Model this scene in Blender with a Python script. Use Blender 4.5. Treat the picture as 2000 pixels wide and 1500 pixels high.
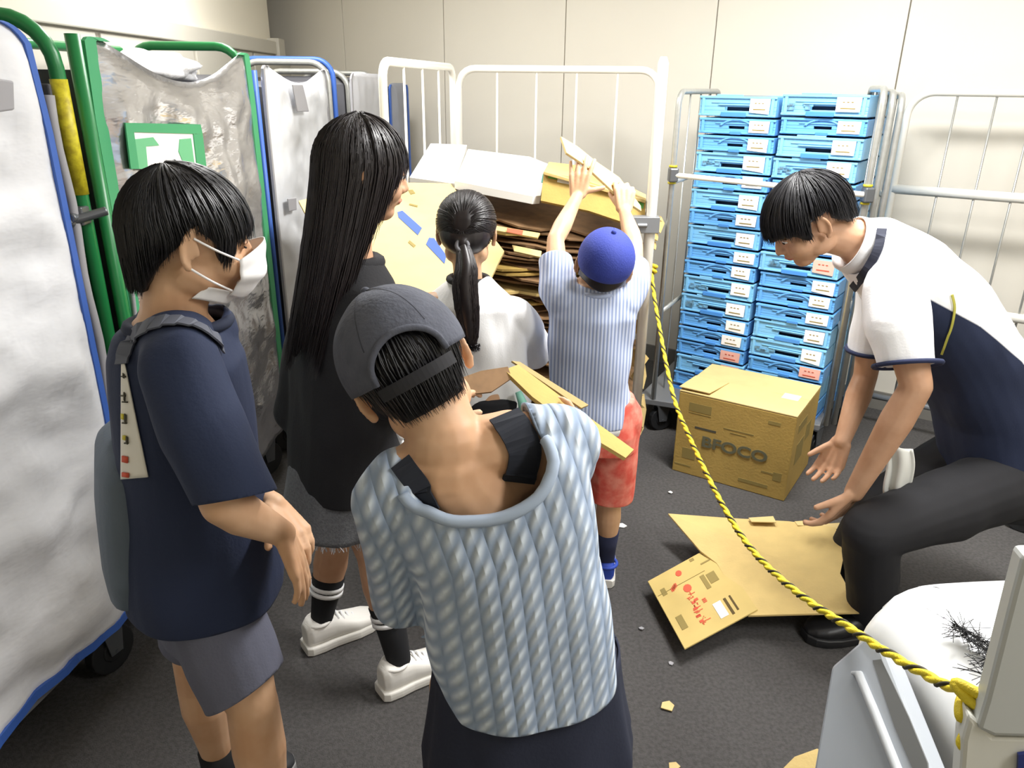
import bpy, bmesh, math, random
from mathutils import Vector as V, Matrix, noise
for o in list(bpy.data.objects): bpy.data.objects.remove(o)
S = bpy.context.scene; COL = S.collection
random.seed(7)
# ---------------------------------------------------------------- camera, world, lights, exposure
FPX, TH, PHI, CH = 1480.0, math.radians(21.56), 0.012, 1.62
cth, sth, cph, sph = math.cos(TH), math.sin(TH), math.cos(PHI), math.sin(PHI)
cr0, cu0, cf0 = V((1, 0, 0)), V((0, sth, cth)), V((0, cth, -sth))
cr, cu = cr0*cph + cu0*sph, cu0*cph - cr0*sph
cam = bpy.data.objects.new('camera', bpy.data.cameras.new('camera')); COL.objects.link(cam)
cam.matrix_world = Matrix(((cr.x, cu.x, -cf0.x, 0), (cr.y, cu.y, -cf0.y, 0), (cr.z, cu.z, -cf0.z, CH), (0, 0, 0, 1)))
cam.data.sensor_width = 36; cam.data.lens = FPX/2000*36; cam.data.clip_start = 0.05
S.camera = cam
S.view_settings.view_transform = 'Standard'; S.view_settings.look = 'None'
S.view_settings.gamma = 1.0; S.view_settings.use_curve_mapping = False
S.view_settings.exposure = 0.8
W = bpy.data.worlds.new('world'); S.world = W; W.use_nodes = True
W.node_tree.nodes['Background'].inputs[0].default_value = (.9, .95, 1, 1)
W.node_tree.nodes['Background'].inputs[1].default_value = 0.05
def area(name, loc, sx, sy, power, rz=0, col=(1, .99, .972)):
    l = bpy.data.lights.new(name, 'AREA'); l.shape = 'RECTANGLE'; l.size = sx; l.size_y = sy; l.energy = power; l.color = col
    o = bpy.data.objects.new(name, l); o.location = loc; o.rotation_euler = (0, 0, rz); COL.objects.link(o); return o
LIGHTS = [((1.05, 2.25, 2.62), 0.35, 1.25, 58, .59), ((-0.95, 3.55, 2.62), .35, 1.25, 24, .59), ((1.75, 0.2, 2.62), .35, 1.25, 24, .59)]
for i, (p, sx, sy, e, rz) in enumerate(LIGHTS): area('ceiling_lamp_glow', p, sx, sy, e, rz)

def ray(px, py):
    dx, dy = px-1000, py-750
    x = dx*cph + dy*sph; y = dy*cph - dx*sph
    return V((x, FPX*cth - y*sth, -FPX*sth - y*cth))
O = V((0, 0, CH))
def P(px, py, Y):
    r = ray(px, py); return O + r*(Y/r.y)
def PZ(px, py, z):
    r = ray(px, py); return O + r*((z-CH)/r.z)
def plane3(a, b, c):
    n = (b-a).cross(c-a).normalized(); return a, n
def PP(px, py, pl):
    r = ray(px, py); return O + r*((pl[0]-O).dot(pl[1])/r.dot(pl[1]))

# ---------------------------------------------------------------- helpers
def lin(h):
    h = h.lstrip('#'); c = [int(h[i:i+2], 16)/255 for i in (0, 2, 4)]
    return tuple(x/12.92 if x <= .04045 else ((x+.055)/1.055)**2.4 for x in c) + (1,)
MATS = {}
def mat(name, col, rough=.6, metal=0, spec=.5, var=0, vscale=8, bump=0, bscale=60, col2=None, sss=0, coat=0, detail=4, stretch=None, coords='Object', trans=0):
    if name in MATS: return MATS[name]
    m = bpy.data.materials.new(name); m.use_nodes = True; nt = m.node_tree; N = nt.nodes; L = nt.links
    b = N['Principled BSDF']; b.inputs['Roughness'].default_value = rough; b.inputs['Metallic'].default_value = metal
    b.inputs['Specular IOR Level'].default_value = spec; c = lin(col) if isinstance(col, str) else col
    b.inputs['Base Color'].default_value = c
    if sss: b.inputs['Subsurface Weight'].default_value = sss; b.inputs['Subsurface Radius'].default_value = (.012, .005, .003); b.inputs['Subsurface Scale'].default_value = 1
    if coat: b.inputs['Coat Weight'].default_value = coat; b.inputs['Coat Roughness'].default_value = .15
    if trans: b.inputs['Transmission Weight'].default_value = trans
    src = None
    if var or bump:
        tc = N.new('ShaderNodeTexCoord'); src = tc.outputs[coords]
        if stretch:
            mp = N.new('ShaderNodeMapping'); mp.inputs['Scale'].default_value = stretch; L.new(src, mp.inputs[0]); src = mp.outputs[0]
    if var:
        n = N.new('ShaderNodeTexNoise'); n.inputs['Scale'].default_value = vscale; n.inputs['Detail'].default_value = detail; L.new(src, n.inputs['Vector'])
        r = N.new('ShaderNodeValToRGB'); L.new(n.outputs['Fac'], r.inputs[0])
        c2 = lin(col2) if col2 else tuple(x*(1-var) for x in c[:3])+(1,)
        r.color_ramp.elements[0].color = c2; r.color_ramp.elements[1].color = c
        r.color_ramp.elements[0].position = .35; r.color_ramp.elements[1].position = .62
        L.new(r.outputs[0], b.inputs['Base Color'])
    if bump:
        n2 = N.new('ShaderNodeTexNoise'); n2.inputs['Scale'].default_value = bscale; n2.inputs['Detail'].default_value = 3; L.new(src, n2.inputs['Vector'])
        bp = N.new('ShaderNodeBump'); bp.inputs['Strength'].default_value = bump; bp.inputs['Distance'].default_value = .01
        L.new(n2.outputs['Fac'], bp.inputs['Height']); L.new(bp.outputs[0], b.inputs['Normal'])
    MATS[name] = m; return m
def frame(d, up=V((0, 0, 1))):
    d = d.normalized(); u = d.cross(up)
    if u.length < 1e-4: u = d.cross(V((0, 1, 0)))
    u.normalize(); return u, d.cross(u).normalized()*-1
class MB:
    def __init__(s): s.v = []; s.f = []; s.m = []
    def add(s, vs, fs, mi=0):
        k = len(s.v); s.v += [tuple(v) for v in vs]; s.f += [tuple(i+k for i in f) for f in fs]; s.m += [mi]*len(fs); return s
    def box(s, c, size, ax=None, mi=0):
        c = V(c); X, Y, Z = ax or (V((1, 0, 0)), V((0, 1, 0)), V((0, 0, 1))); a, b, d = size[0]/2, size[1]/2, size[2]/2
        vs = [c+X*(i*a)+Y*(j*b)+Z*(k*d) for k in (-1, 1) for j in (-1, 1) for i in (-1, 1)]
        return s.add(vs, [(0, 2, 3, 1), (4, 5, 7, 6), (0, 1, 5, 4), (2, 6, 7, 3), (0, 4, 6, 2), (1, 3, 7, 5)], mi)
    def rings(s, R, closed=True, cap=True, mi=0):
        n = len(R[0]); vs = [p for r in R for p in r]; fs = []
        for i in range(len(R)-1):
            for j in range(n if closed else n-1):
                k = (j+1) % n; fs.append((i*n+j, i*n+k, (i+1)*n+k, (i+1)*n+j))
        if cap and closed: fs.append(tuple(range(n-1, -1, -1))); fs.append(tuple((len(R)-1)*n+j for j in range(n)))
        return s.add(vs, fs, mi)
    def tube(s, pts, r, n=10, mi=0, cap=True):
        pts = [V(p) for p in pts]; R = []; up = V((0, 0, 1)); u = None
        for i, p in enumerate(pts):
            d = (pts[min(i+1, len(pts)-1)]-pts[max(i-1, 0)]).normalized()
            if u is None: u, w = frame(d)
            else:
                u = (u-d*u.dot(d)).normalized()
            w = d.cross(u); rr = r[i] if isinstance(r, (list, tuple)) else r
            R.append([p+u*(rr*math.cos(a))+w*(rr*math.sin(a)) for a in [2*math.pi*j/n for j in range(n)]])
        return s.rings(R, True, cap, mi)
    def slab(s, poly, t, mi=0, n=None):   # flat polygon with thickness t (towards -n)
        poly = [V(p) for p in poly]; n = n or (poly[1]-poly[0]).cross(poly[2]-poly[0]).normalized(); k = len(poly)
        vs = poly+[p-n*t for p in poly]
        fs = [tuple(range(k)), tuple(range(2*k-1, k-1, -1))]+[(j, j+k, (j+1) % k+k, (j+1) % k) for j in range(k)]
        return s.add(vs, fs, mi)
    def ball(s, c, r, n=12, m=8, ax=None, mi=0):
        c = V(c); r = (r, r, r) if not isinstance(r, (tuple, list)) else r; X, Y, Z = ax or (V((1, 0, 0)), V((0, 1, 0)), V((0, 0, 1)))
        R = []
        for i in range(m+1):
            t = math.pi*(i/m); t = min(max(t, .02), math.pi-.02)
            R.append([c+X*(r[0]*math.sin(t)*math.cos(2*math.pi*j/n))+Y*(r[1]*math.sin(t)*math.sin(2*math.pi*j/n))-Z*(r[2]*math.cos(t)) for j in range(n)])
        return s.rings(R, True, True, mi)
    def cone(s, a, b, ra, rb, n=12, mi=0):
        a, b = V(a), V(b)
        s.ball(a, ra, n, 8, None, mi); s.ball(b, rb, n, 8, None, mi)
        if (b-a).length > 1e-5: s.tube([a, b], [ra, rb], n, mi)
        return s
    def limb(s, chain, n=12, mi=0):
        for (a, ra), (b, rb) in zip(chain, chain[1:]): s.cone(a, b, ra, rb, n, mi)
        return s
    def grid(s, fn, nu, nv, mi=0):
        vs = [fn(i/nu, j/nv) for j in range(nv+1) for i in range(nu+1)]
        return s.add(vs, [(j*(nu+1)+i, j*(nu+1)+i+1, (j+1)*(nu+1)+i+1, (j+1)*(nu+1)+i) for j in range(nv) for i in range(nu)], mi)
    def mesh(s, name='m'):
        me = bpy.data.meshes.new(name); me.from_pydata(s.v, [], s.f); me.update(); return me
    def build(s, name, mats, parent=None, smooth=False, bevel=0, solid=0, sub=0, angle=None):
        me = s.mesh(name); mats = mats if isinstance(mats, (list, tuple)) else [mats]
        for m in mats: me.materials.append(m)
        if len(mats) > 1: me.polygons.foreach_set('material_index', s.m)
        o = bpy.data.objects.new(name, me); COL.objects.link(o)
        if parent: o.parent = parent; o.matrix_parent_inverse = Matrix.Translation(parent.location).inverted()
        if smooth: me.polygons.foreach_set('use_smooth', [True]*len(me.polygons))
        if solid: k = o.modifiers.new('s', 'SOLIDIFY'); k.thickness = solid; k.offset = 0
        if bevel: k = o.modifiers.new('b', 'BEVEL'); k.width = bevel; k.segments = 2; k.limit_method = 'ANGLE'
        if sub: k = o.modifiers.new('d', 'SUBSURF'); k.levels = sub; k.render_levels = sub
        return o
def tag(o, label, cat, group=None, kind=None):
    o['label'] = label; o['category'] = cat
    if group: o['group'] = group
    if kind: o['kind'] = kind
    return o
def empty(name, loc, label=None, cat=None, group=None):
    o = bpy.data.objects.new(name, None); COL.objects.link(o); o.location = loc; o.empty_display_size = .1
    if label: tag(o, label, cat, group)
    return o
def struct(o): o['kind'] = 'structure'; return o
def copy_tree(o, mtx, label=None, parent=None):
    c = o.copy(); COL.objects.link(c)
    if parent is not None: c.parent = parent
    else: c.matrix_world = mtx
    if label: c['label'] = label
    for ch in [x for x in o.children]: copy_tree(ch, None, None, c)
    return c
def nz(x, y, z=0, s=1): return noise.noise(V((x*s, y*s, z*s)))
def arc(c, a, b, r, t0, t1, n): return [c+a*(r*math.cos(t0+(t1-t0)*i/n))+b*(r*math.sin(t0+(t1-t0)*i/n)) for i in range(n+1)]
def hoop(A, B, z0, z1, r):   # inverted-U tube path from A (ground point) up, over to B and down
    A, B = V(A), V(B); d = (B-A).normalized(); Z = V((0, 0, 1)); A1 = V((A.x, A.y, z1)); B1 = V((B.x, B.y, z1))
    return [V((A.x, A.y, z0))]+arc(A1+d*r-Z*r, -d, Z, r, 0, math.pi/2, 6)+arc(B1-d*r-Z*r, Z, d, r, 0, math.pi/2, 6)+[V((B.x, B.y, z0))]

# ---------------------------------------------------------------- room shell
m_wall = mat('cream wall panel', '#dcd7cb', .55, var=.02, vscale=2)
m_joint = mat('panel joint', '#a59e8e', .8)
m_left = mat('cream paint', '#efe9d9', .6)
m_ledge = mat('grey beige metal', '#c6c2b6', .45)
m_ledge2 = mat('dim beige metal', '#b4afa2', .5)
m_floor = mat('charcoal carpet', '#555352', .95, spec=.15, var=.28, vscale=90, bump=.5, bscale=260)
m_ceil = mat('ceiling white', '#f1efe8', .8)
MB().box((1, 2.2, -.05), (9, 10, .1)).build('floor', m_floor)['kind'] = 'structure'
struct(MB().box((1, 2.2, 2.75), (9, 10, .1)).build('ceiling', m_ceil))
Y0 = 6.0
def wp(s): return V((Y0*(-.2062+.1278*s), Y0*(1-.0864*s), 0))
wd = (wp(1)-wp(0)).normalized(); wn = V((wd.y, -wd.x, 0)); wn = wn if wn.y < 0 else -wn   # towards the room
Zu = V((0, 0, 1))
wb = struct(MB().box((wp(-1.5)+wp(7.2))/2-wn*.05+Zu*1.35, ((wp(7.2)-wp(-1.5)).length, .08, 2.7), (wd, wn, Zu)).build('wall_back', m_joint))
for k in range(-1, 7):
    a, b = wp(k), wp(k+1); c = (a+b)/2
    MB().box(c+Zu*1.35, ((b-a).length-.006, .02, 2.7), (wd, wn, Zu)).build('panel', m_wall, wb, bevel=.002)
bb = struct(MB().box((wp(-1.5)+wp(7.2))/2+wn*.018+Zu*.05, ((wp(7.2)-wp(-1.5)).length, .012, .1), (wd, wn, Zu)).build('baseboard_back', mat('grey skirting', '#77746e', .6)))
LX = lambda y: -1.72-.0199*(y-3.18)
ld = V((LX(6)-LX(-1.8), 7.8, 0)).normalized(); ln = V((ld.y, -ld.x, 0))
mid = V(((LX(6)+LX(-1.8))/2, 2.1, 0))
wl = struct(MB().box(mid-ln*.1+Zu*1.35, (7.8, .2, 2.7), (ld, ln, Zu)).build('wall_left', m_left))
t1 = struct(MB().box(mid+ln*.03+Zu*1.845, (7.8, .06, .085), (ld, ln, Zu)).build('trim_1', m_ledge, bevel=.006))
t2 = struct(MB().build('trim_2', m_ledge2) if False else MB().box(mid+ln*.018+Zu*1.72, (7.8, .036, .165), (ld, ln, Zu)).build('trim_2', m_ledge2))
for k in range(8):
    MB().box(V((LX(-1.3+k*1.03), -1.3+k*1.03, 1.72))+ln*.04, (.985, .012, .15), (ld, ln, Zu)).build('panel', m_ledge, t2, bevel=.003)
struct(MB().box(V((LX(6), 6.0, 1.85))+ln*.035, (.16, .09, .12), (ld, ln, Zu)).build('trim_3', m_ledge, bevel=.006))
struct(MB().box((-2.4, 6.6, 1.35), (.1, 1.6, 2.7)).build('wall_nook', m_left))
pB = wp(7.2); struct(MB().box((pB+V((2.2, -2.0, 0)))/2+V((.35, 0, 1.35)), (.1, (pB-V((2.2, -2, 0))).length+1, 2.7), (V((.92, -.39, 0)), V((.39, .92, 0)), Zu)).build('wall_right', m_left))
struct(MB().box((.8, -1.9, 1.35), (6.5, .1, 2.7)).build('wall_front', m_left))
# ceiling fixtures
m_diff = mat('lamp diffuser', '#ffffff', .5)
m_diff.node_tree.nodes['Principled BSDF'].inputs['Emission Color'].default_value = (1, .98, .95, 1); m_diff.node_tree.nodes['Principled BSDF'].inputs['Emission Strength'].default_value = 4
for (p, sx, sy, e, rz), nm in zip(LIGHTS, ('above the stooping man', 'above the grey covers', 'behind the viewer')):
    X, Yv = V((math.cos(rz), math.sin(rz), 0)), V((-math.sin(rz), math.cos(rz), 0))
    r = empty('ceiling_light', p, 'long white ceiling light fixture '+nm, 'lamp')
    MB().box(V(p)+Zu*.055, (sx+.06, sy+.06, .05), (X, Yv, Zu)).build('housing', m_ceil, r)
    MB().box(V(p)+Zu*.022, (sx, sy, .016), (X, Yv, Zu)).build('diffuser', m_diff, r)
# ---------------------------------------------------------------- materials for things
m_white_q = mat('white quilted fabric', '#e0e1e5', .75, var=.06, vscale=5, bump=.4, bscale=10, stretch=(1, 1, 2.2))
m_grey_q = mat('pale grey fabric', '#d4d6da', .75, var=.06, vscale=7, bump=.2, bscale=25)
m_silver = mat('silver foil', '#c8c7ca', .2, metal=.85, var=.12, vscale=6, bump=.6, bscale=9, stretch=(1, 1, 2.6))
m_dgrey = mat('dark grey fabric', '#55555a', .85)
m_mgrey = mat('grey binding', '#9b9a9e', .7)
m_green = mat('green paint', '#1f7a41', .35)
m_green2 = mat('green webbing', '#3f9a68', .6)
m_yel = mat('yellow tape', '#d8cb2c', .5, var=.25, vscale=60, col2='#b09f1d')
m_blue = mat('blue paint', '#3a62b4', .45)
m_tubeg = mat('galvanised tube', '#b9bab6', .35, metal=.6, var=.1, vscale=40)
m_steel = mat('grey steel', '#8b8d90', .4, metal=.5)
m_wtube = mat('white enamel tube', '#f3f0e6', .3, coat=.2)
m_rubber = mat('black rubber', '#17181a', .6)
m_cast = mat('caster metal', '#6f7276', .4, metal=.7)
m_kraft = mat('kraft board', '#cfb474', .75, var=.09, vscale=14, bump=.15, bscale=120)
m_kraft2 = mat('old gold kraft', '#b4964f', .75, var=.1, vscale=10, bump=.12, bscale=100)
m_kraft3 = mat('dull brown board', '#8a6a48', .8, var=.25, vscale=20)
m_kraftp = mat('pale kraft', '#d4bb80', .75, var=.06, vscale=14)
m_wboard = mat('white board', '#f4f3ee', .6)
m_ink = mat('dark ink', '#4d4a3c', .8); m_inkb = mat('blue ink', '#3d5a9c', .7); m_inkr = mat('red ink', '#d2563a', .75); m_inkg = mat('green ink', '#5a9a4a', .7); m_inko = mat('faint ink', '#8e7c44', .8)
m_black = mat('black plastic', '#1b1b1d', .5)

def caster(parent, p, r=.06, yaw=0, name='caster'):
    p = V(p); d = V((math.cos(yaw), math.sin(yaw), 0)); a = V((-d.y, d.x, 0))
    b = MB(); b.tube([p+a*-.016+Zu*r, p+a*.016+Zu*r], r, 18); b.tube([p+a*-.02+Zu*r, p+a*.02+Zu*r], r*.5, 12)
    w = b.build(name, m_rubber, parent, smooth=False, bevel=.004)
    b = MB(); 
    for s in (-1, 1): b.slab([p+a*(s*.026)+d*-.02+Zu*(r*.9), p+a*(s*.026)+d*.02+Zu*(r*.9), p+a*(s*.026)+d*.035+Zu*(2*r+.02), p+a*(s*.026)+d*-.035+Zu*(2*r+.02)], .004, n=a)
    b.box(p+Zu*(2*r+.02), (.075, .06, .008), (d, a, Zu)); b.tube([p+a*-.032+Zu*r, p+a*.032+Zu*r], .006, 8)
    b.build('fork', m_cast, w)
    return w

def cover_cart(name, A, B, depth, z0, z1, label, mcov, mside, mtrim, fold=.012, sag=0, trim_w=.03, seed=0, rc=.07, hoop_m=None, bottom=None, yaw=.6):
    A, B = V((A[0], A[1], 0)), V((B[0], B[1], 0)); d = (B-A).normalized(); n = V((d.y, -d.x, 0)); w = (B-A).length
    root = empty(name, (A+B)/2-n*depth/2, label, 'cart', 'covered roll carts along the left wall')
    def face(u, v):
        x = u*w; zt = z1-sag*math.sin(math.pi*min(max(u, 0), 1))**1.3
        e = min(x, w-x); 
        if e < rc: zt -= rc-math.sqrt(max(rc*rc-(rc-e)**2, 0))
        z = z0+(zt-z0)*v
        q = nz(x*2.2+seed, z*1.1+.6*x, seed, 2.2)*fold*1.6+nz(x*3+seed, z*8+2*x, seed+9, 1.3)*fold+.4*fold*math.sin(z*21+3*nz(x, z, seed, 3))+fold*.7*nz(x*14, z*14, seed)
        edge = min(1, e/.08)*min(1, (zt-z)/.06+.15)
        return A+d*x+Zu*z+n*(q*edge+.02*edge)
    MB().grid(face, 44, 64).build('front_cover', mcov, root, smooth=True, solid=.006)
    # body behind the cover: rounded box of side and rear sheets
    R = []
    for t in (.045, .09, depth-.04, depth):
        k = .02 if t in (.045, depth) else 0
        R.append([A+d*x-n*t+Zu*z for x, z in [(k+.012, z0+.01), (w-k-.012, z0+.01), (w-k-.012, z1-rc-sag*.3), (w-rc*.5-k, z1-.02-k-sag*.6), (w*.5, z1-.03-sag*1.05), (rc*.5+k, z1-.02-k-sag*.6), (k+.012, z1-rc-sag*.3)]])
    MB().rings(R).build('body_cover', mside, root)
    pts = [face(u, 0)+n*.004 for u in (0, .5, 1)]
    pr = [face(1, v/20)+n*.005 for v in range(0, 19)]+[face(1-i*.012, 1)+n*.005 for i in range(1, 7)]
    pl = [face(0, v/20)+n*.005 for v in range(0, 19)]+[face(i*.012, 1)+n*.005 for i in range(1, 7)]
    for pp in (pr, pl): 
        b = MB(); R = [[p-d*trim_w/2-n*.004, p-d*trim_w/2+n*.006, p+d*trim_w/2+n*.006, p+d*trim_w/2-n*.004] for p in pp]; b.rings(R); b.build('edge_binding', mtrim, root)
    if bottom: b = MB(); R = [[face(i/24, 0)+Zu*-.012+n*-.004, face(i/24, 0)+Zu*-.012+n*.008, face(i/24, 0)+Zu*.012+n*.008, face(i/24, 0)+Zu*.012+n*-.004] for i in range(25)]; b.rings(R); b.build('hem_binding', bottom, root)
    if hoop_m:
        for q, off in ((B, -.012), (A, .012)):
            c = q-n*.02-d*off*-2.2
            MB().tube(hoop(c, c-n*(depth-.03), z0-.04, z1+.004, .09), .0155, 12).build('side_frame', hoop_m, root, smooth=True)
    b = MB(); b.box((A+B)/2-n*depth/2+Zu*(z0-.03), (w-.04, depth-.04, .035), (d, n, Zu)); b.build('base', m_steel, root, bevel=.004)
    for sx in (.08, w-.08):
        for sy in (.07, depth-.07): caster(root, A+d*sx-n*sy, (z0-.068)/2, yaw)
    return root, A, d, n, w, face
c1, A1, d1, n1, w1, f1 = cover_cart('covered_cart', (-1.27, .775), (-1.085, 1.84), .36, .215, 1.735, 'roll cart under a white quilted cover with blue edging, nearest on the left', m_white_q, m_dgrey, m_blue, .02, 0, .018, 1, .09, m_tubeg, m_blue, 1.2)
# grey piping and dark side flap on the near cart
MB().tube([f1(1, v/24)+n1*.004+d1*.026+d1*(.005*math.sin(v*1.1)) for v in range(0, 24)], .012, 8).build('piping', m_mgrey, c1, smooth=True)
MB().box(V((-1.13, 1.885, 1.36)), (.1, .012, .5)).build('side_flap', mat('charcoal lining', '#48484c', .8), c1, bevel=.004)
b = MB(); pl = (f1(.5, .5)+n1*.03, n1)
b.slab([PP(*q, pl) for q in [(-20, 150), (28, 158), (30, 215), (-20, 222)]], .008, n=n1); b.build('cover_patch', m_mgrey, c1, bevel=.004)
b = MB(); 
for (px, py) in ((130, 455), (152, 420)): c = P(px, py, 1.9); b.box(c, (.05, .05, .045)); b.tube([c+V((.01, -.05, 0)), c+V((.01, .03, 0))], .012, 10)
c = P(136, 433, 1.86); b.tube([c, c+V((.07, .05, .02))], .012, 8); b.ball(c, .016)
b.build('latch', m_cast, c1, bevel=.006)

c2, A2, d2, n2, w2, f2 = cover_cart('covered_cart', (-1.045, 2.0), (-1.005, 3.06), .5, .22, 1.725, 'roll cart in a crumpled silver foil cover with green edging', m_silver, m_dgrey, m_green2, .012, .11, .05, 5, .05, None, None, 1.0)
for o in c2.children:
    if o.name.startswith('edge_binding'): o.data.materials[0] = m_green2
MB().tube(hoop(V((-1.075, 1.915, 0)), V((-1.5, 1.905, 0)), .2, 1.755, .11), .0175, 14).build('side_frame', m_green, c2, smooth=True)
MB().tube([V((-1.075, 1.915, 1.355)), V((-1.075, 1.915, 1.62))], .0195, 14).build('tape_wrap', m_yel, c2, smooth=True)
MB().tube([V((-1.045, 1.955, .2)), V((-1.045, 1.955, 1.72))], .017, 12).build('corner_post', m_green, c2, smooth=True)
MB().tube(hoop(V((-1.03, 3.085, 0)), V((-1.45, 3.085, 0)), .2, 1.74, .09), .016, 12).build('side_frame', m_green, c2, smooth=True)
MB().tube([V((-1.03, 3.085, 1.555)), V((-1.03, 3.085, 1.59))], .0185, 12).build('tape_wrap', m_yel, c2, smooth=True)
MB().tube([V((-1.5, 1.93, 1.72)), V((-1.47, 3.06, 1.72))], .016, 10).build('rear_rail', m_green, c2, smooth=True)
MB().tube([V((-1.075, 1.915, 1.22)), V((-1.2, 1.915, 1.22))], .014, 10).build('cross_bar', mat('dark green paint', '#155330', .4), c2, smooth=True)
MB().tube([V((-1.028, 1.98, 1.2-.055*k)) + V((.002*math.sin(k), .006*math.sin(k*.9), 0)) for k in range(16)], .006, 6).build('cord', m_mgrey, c2, smooth=True)
pl2 = (f2(.4, .84)+n2*.018, n2)
pk = MB(); 
for q in ([(245, 240), (392, 243), (396, 262), (262, 258)], [(245, 240), (262, 258), (272, 330), (256, 330)], [(378, 262), (396, 262), (404, 330), (386, 330)]): pk.slab([PP(*t, pl2) for t in q], .004, n=n2)
pk = pk.build('document_pocket', m_green2, c2)
pk2 = MB().slab([PP(*t, pl2)-n2*.003 for t in [(258, 256), (382, 258), (392, 330), (268, 330)]], .003, n=n2).build('white_card', m_wboard, pk)
MB().slab([PP(*t, pl2)-n2*.001 for t in [(264, 272), (300, 268), (312, 284), (286, 286), (290, 330), (272, 330)]], .003, n=n2).build('green_print', mat('light green', '#67b584', .6), pk)
MB().slab([PP(*t, pl2)-n2*.001 for t in [(352, 272), (374, 270), (382, 330), (364, 330), (350, 296)]], .003, n=n2).build('green_print', MATS['light green'], pk)
# crumpled plastic on top of the silver cart
def crump(u, v):
    a = 2*math.pi*u; t = math.pi*v*.999+.001; r = 1+.35*nz(math.cos(a)*math.sin(t)*2.3, math.sin(a)*math.sin(t)*2.3, math.cos(t)*2.3)
    return V((-1.16+.10*r*math.sin(t)*math.cos(a), 2.6+.27*r*math.sin(t)*math.sin(a), 1.65+.055*r*math.cos(t)))
tag(MB().grid(crump, 40, 24).build('plastic_bag', mat('white plastic film', '#eeeef0', .25, bump=.6, bscale=30), smooth=True), 'crumpled white plastic bag lying on top of the silver foil cart', 'bag')

c3, A3, d3, n3, w3, f3 = cover_cart('covered_cart', (-.985, 3.16), (-.985, 4.2), .5, .22, 1.685, 'roll cart under a pale grey cover with blue frame, behind the long-haired girl', m_grey_q, m_dgrey, m_mgrey, .008, .07, .02, 11, .05, None, None, .8)
MB().tube(hoop(V((-.975, 4.235, 0)), V((-1.42, 4.235, 0)), .2, 1.715, .09), .016, 12).build('side_frame', m_tubeg, c3, smooth=True)
MB().tube(hoop(V((-.955, 4.275, 0)), V((-1.45, 4.275, 0)), .2, 1.73, .09), .014, 12).build('side_frame', m_blue, c3, smooth=True)
MB().tube([V((-1.0, 3.125, .25)), V((-1.0, 3.125, 1.66))], .012, 10).build('corner_post', m_blue, c3, smooth=True)
pl3 = (f3(.5, .5)+n3*.03, n3)
for q in ([(572, 165), (592, 165), (604, 218), (582, 218)], [(563, 388), (579, 386), (580, 410), (566, 413)]): MB().slab([PP(*t, pl3) for t in q], .006, n=n3).build('cover_patch', m_mgrey, c3, bevel=.003)
c4, A4, d4, n4, w4, f4 = cover_cart('covered_cart', (-.90, 4.42), (-.83, 5.0), .5, .22, 1.67, 'roll cart under a plain light grey cover near the back wall', mat('light grey cover', '#c9cacf', .7), m_dgrey, m_mgrey, .006, 0, .016, 17, .06, m_tubeg, None, .8)
c5, A5, d5, n5, w5, f5 = cover_cart('covered_cart', (-.79, 5.06), (-.72, 5.36), .5, .22, 1.62, 'dark grey covered cart with blue edge, farthest on the left', mat('mid grey cover', '#8d9099', .7), m_dgrey, m_blue, .005, 0, .02, 23, .05, None, None, .8)

# ---------------------------------------------------------------- white roll cage with cardboard
FR, RR, RL, FL = V((.545, 3.045, 0)), V((.72, 4.1, 0)), V((-.33, 4.28, 0)), V((-.525, 3.22, 0))
cg = empty('roll_cage', (FR+RL)/2, 'white enamelled roll cage filled with flattened cardboard', 'cage')
def panel(root, A, B, z0, z1, r, nb, m, mids=(), rb=.0055, name='side_panel', rc=.09):
    b = MB(); b.tube(hoop(A, B, z0, z1, rc), r, 14); o = b.build(name, m, root, smooth=True)
    for k in range(1, nb+1):
        p = A+(B-A)*(k/(nb+1)); MB().tube([p+Zu*z0, p+Zu*(z1-.004)], rb, 8).build('bar', m, o, smooth=True)
    for z in mids: MB().tube([A+Zu*z, B+Zu*z], r*.8, 10).build('rail', m, o, smooth=True)
    return o
panel(cg, RL+V((.03, -.005, 0)), RR, .16, 1.695, .0185, 4, m_wtube, (.5, 1.0), name='rear_panel')
panel(cg, FL, RL, .16, 1.70, .018, 3, m_wtube, (.5, 1.0), rc=.07)
panel(cg, FR+V((0, .05, 0)), RR+V((0, -.02, 0)), .16, 1.66, .015, 3, m_wtube, (.5, 1.0))
MB().tube([FR+Zu*.1, FR+Zu*1.70, FR+Zu*1.722], [.0205, .0205, .012], 16).build('corner_post', m_wtube, cg, smooth=True)
b = MB(); c = FR+Zu*1.11; b.box(c+V((-.025, -.01, 0)), (.11, .05, .065)); b.tube([c+V((-.06, -.04, 0)), c+V((-.02, -.04, 0))], .009, 8); b.build('latch', m_steel, cg, bevel=.006)
b = MB(); b.box((FR+RL)/2+Zu*.165, (1.06, 1.06, .03), ((FR-FL).normalized(), (RL-FL).normalized(), Zu)); b.build('base', m_wtube, cg, bevel=.005)
for q, y in ((FR, .4), (FL, .9), (RR, 1.4), (RL, .7)): caster(cg, V((q.x, q.y, 0))*.93+((FR+RL)/2)*.07, .062, y)
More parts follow.
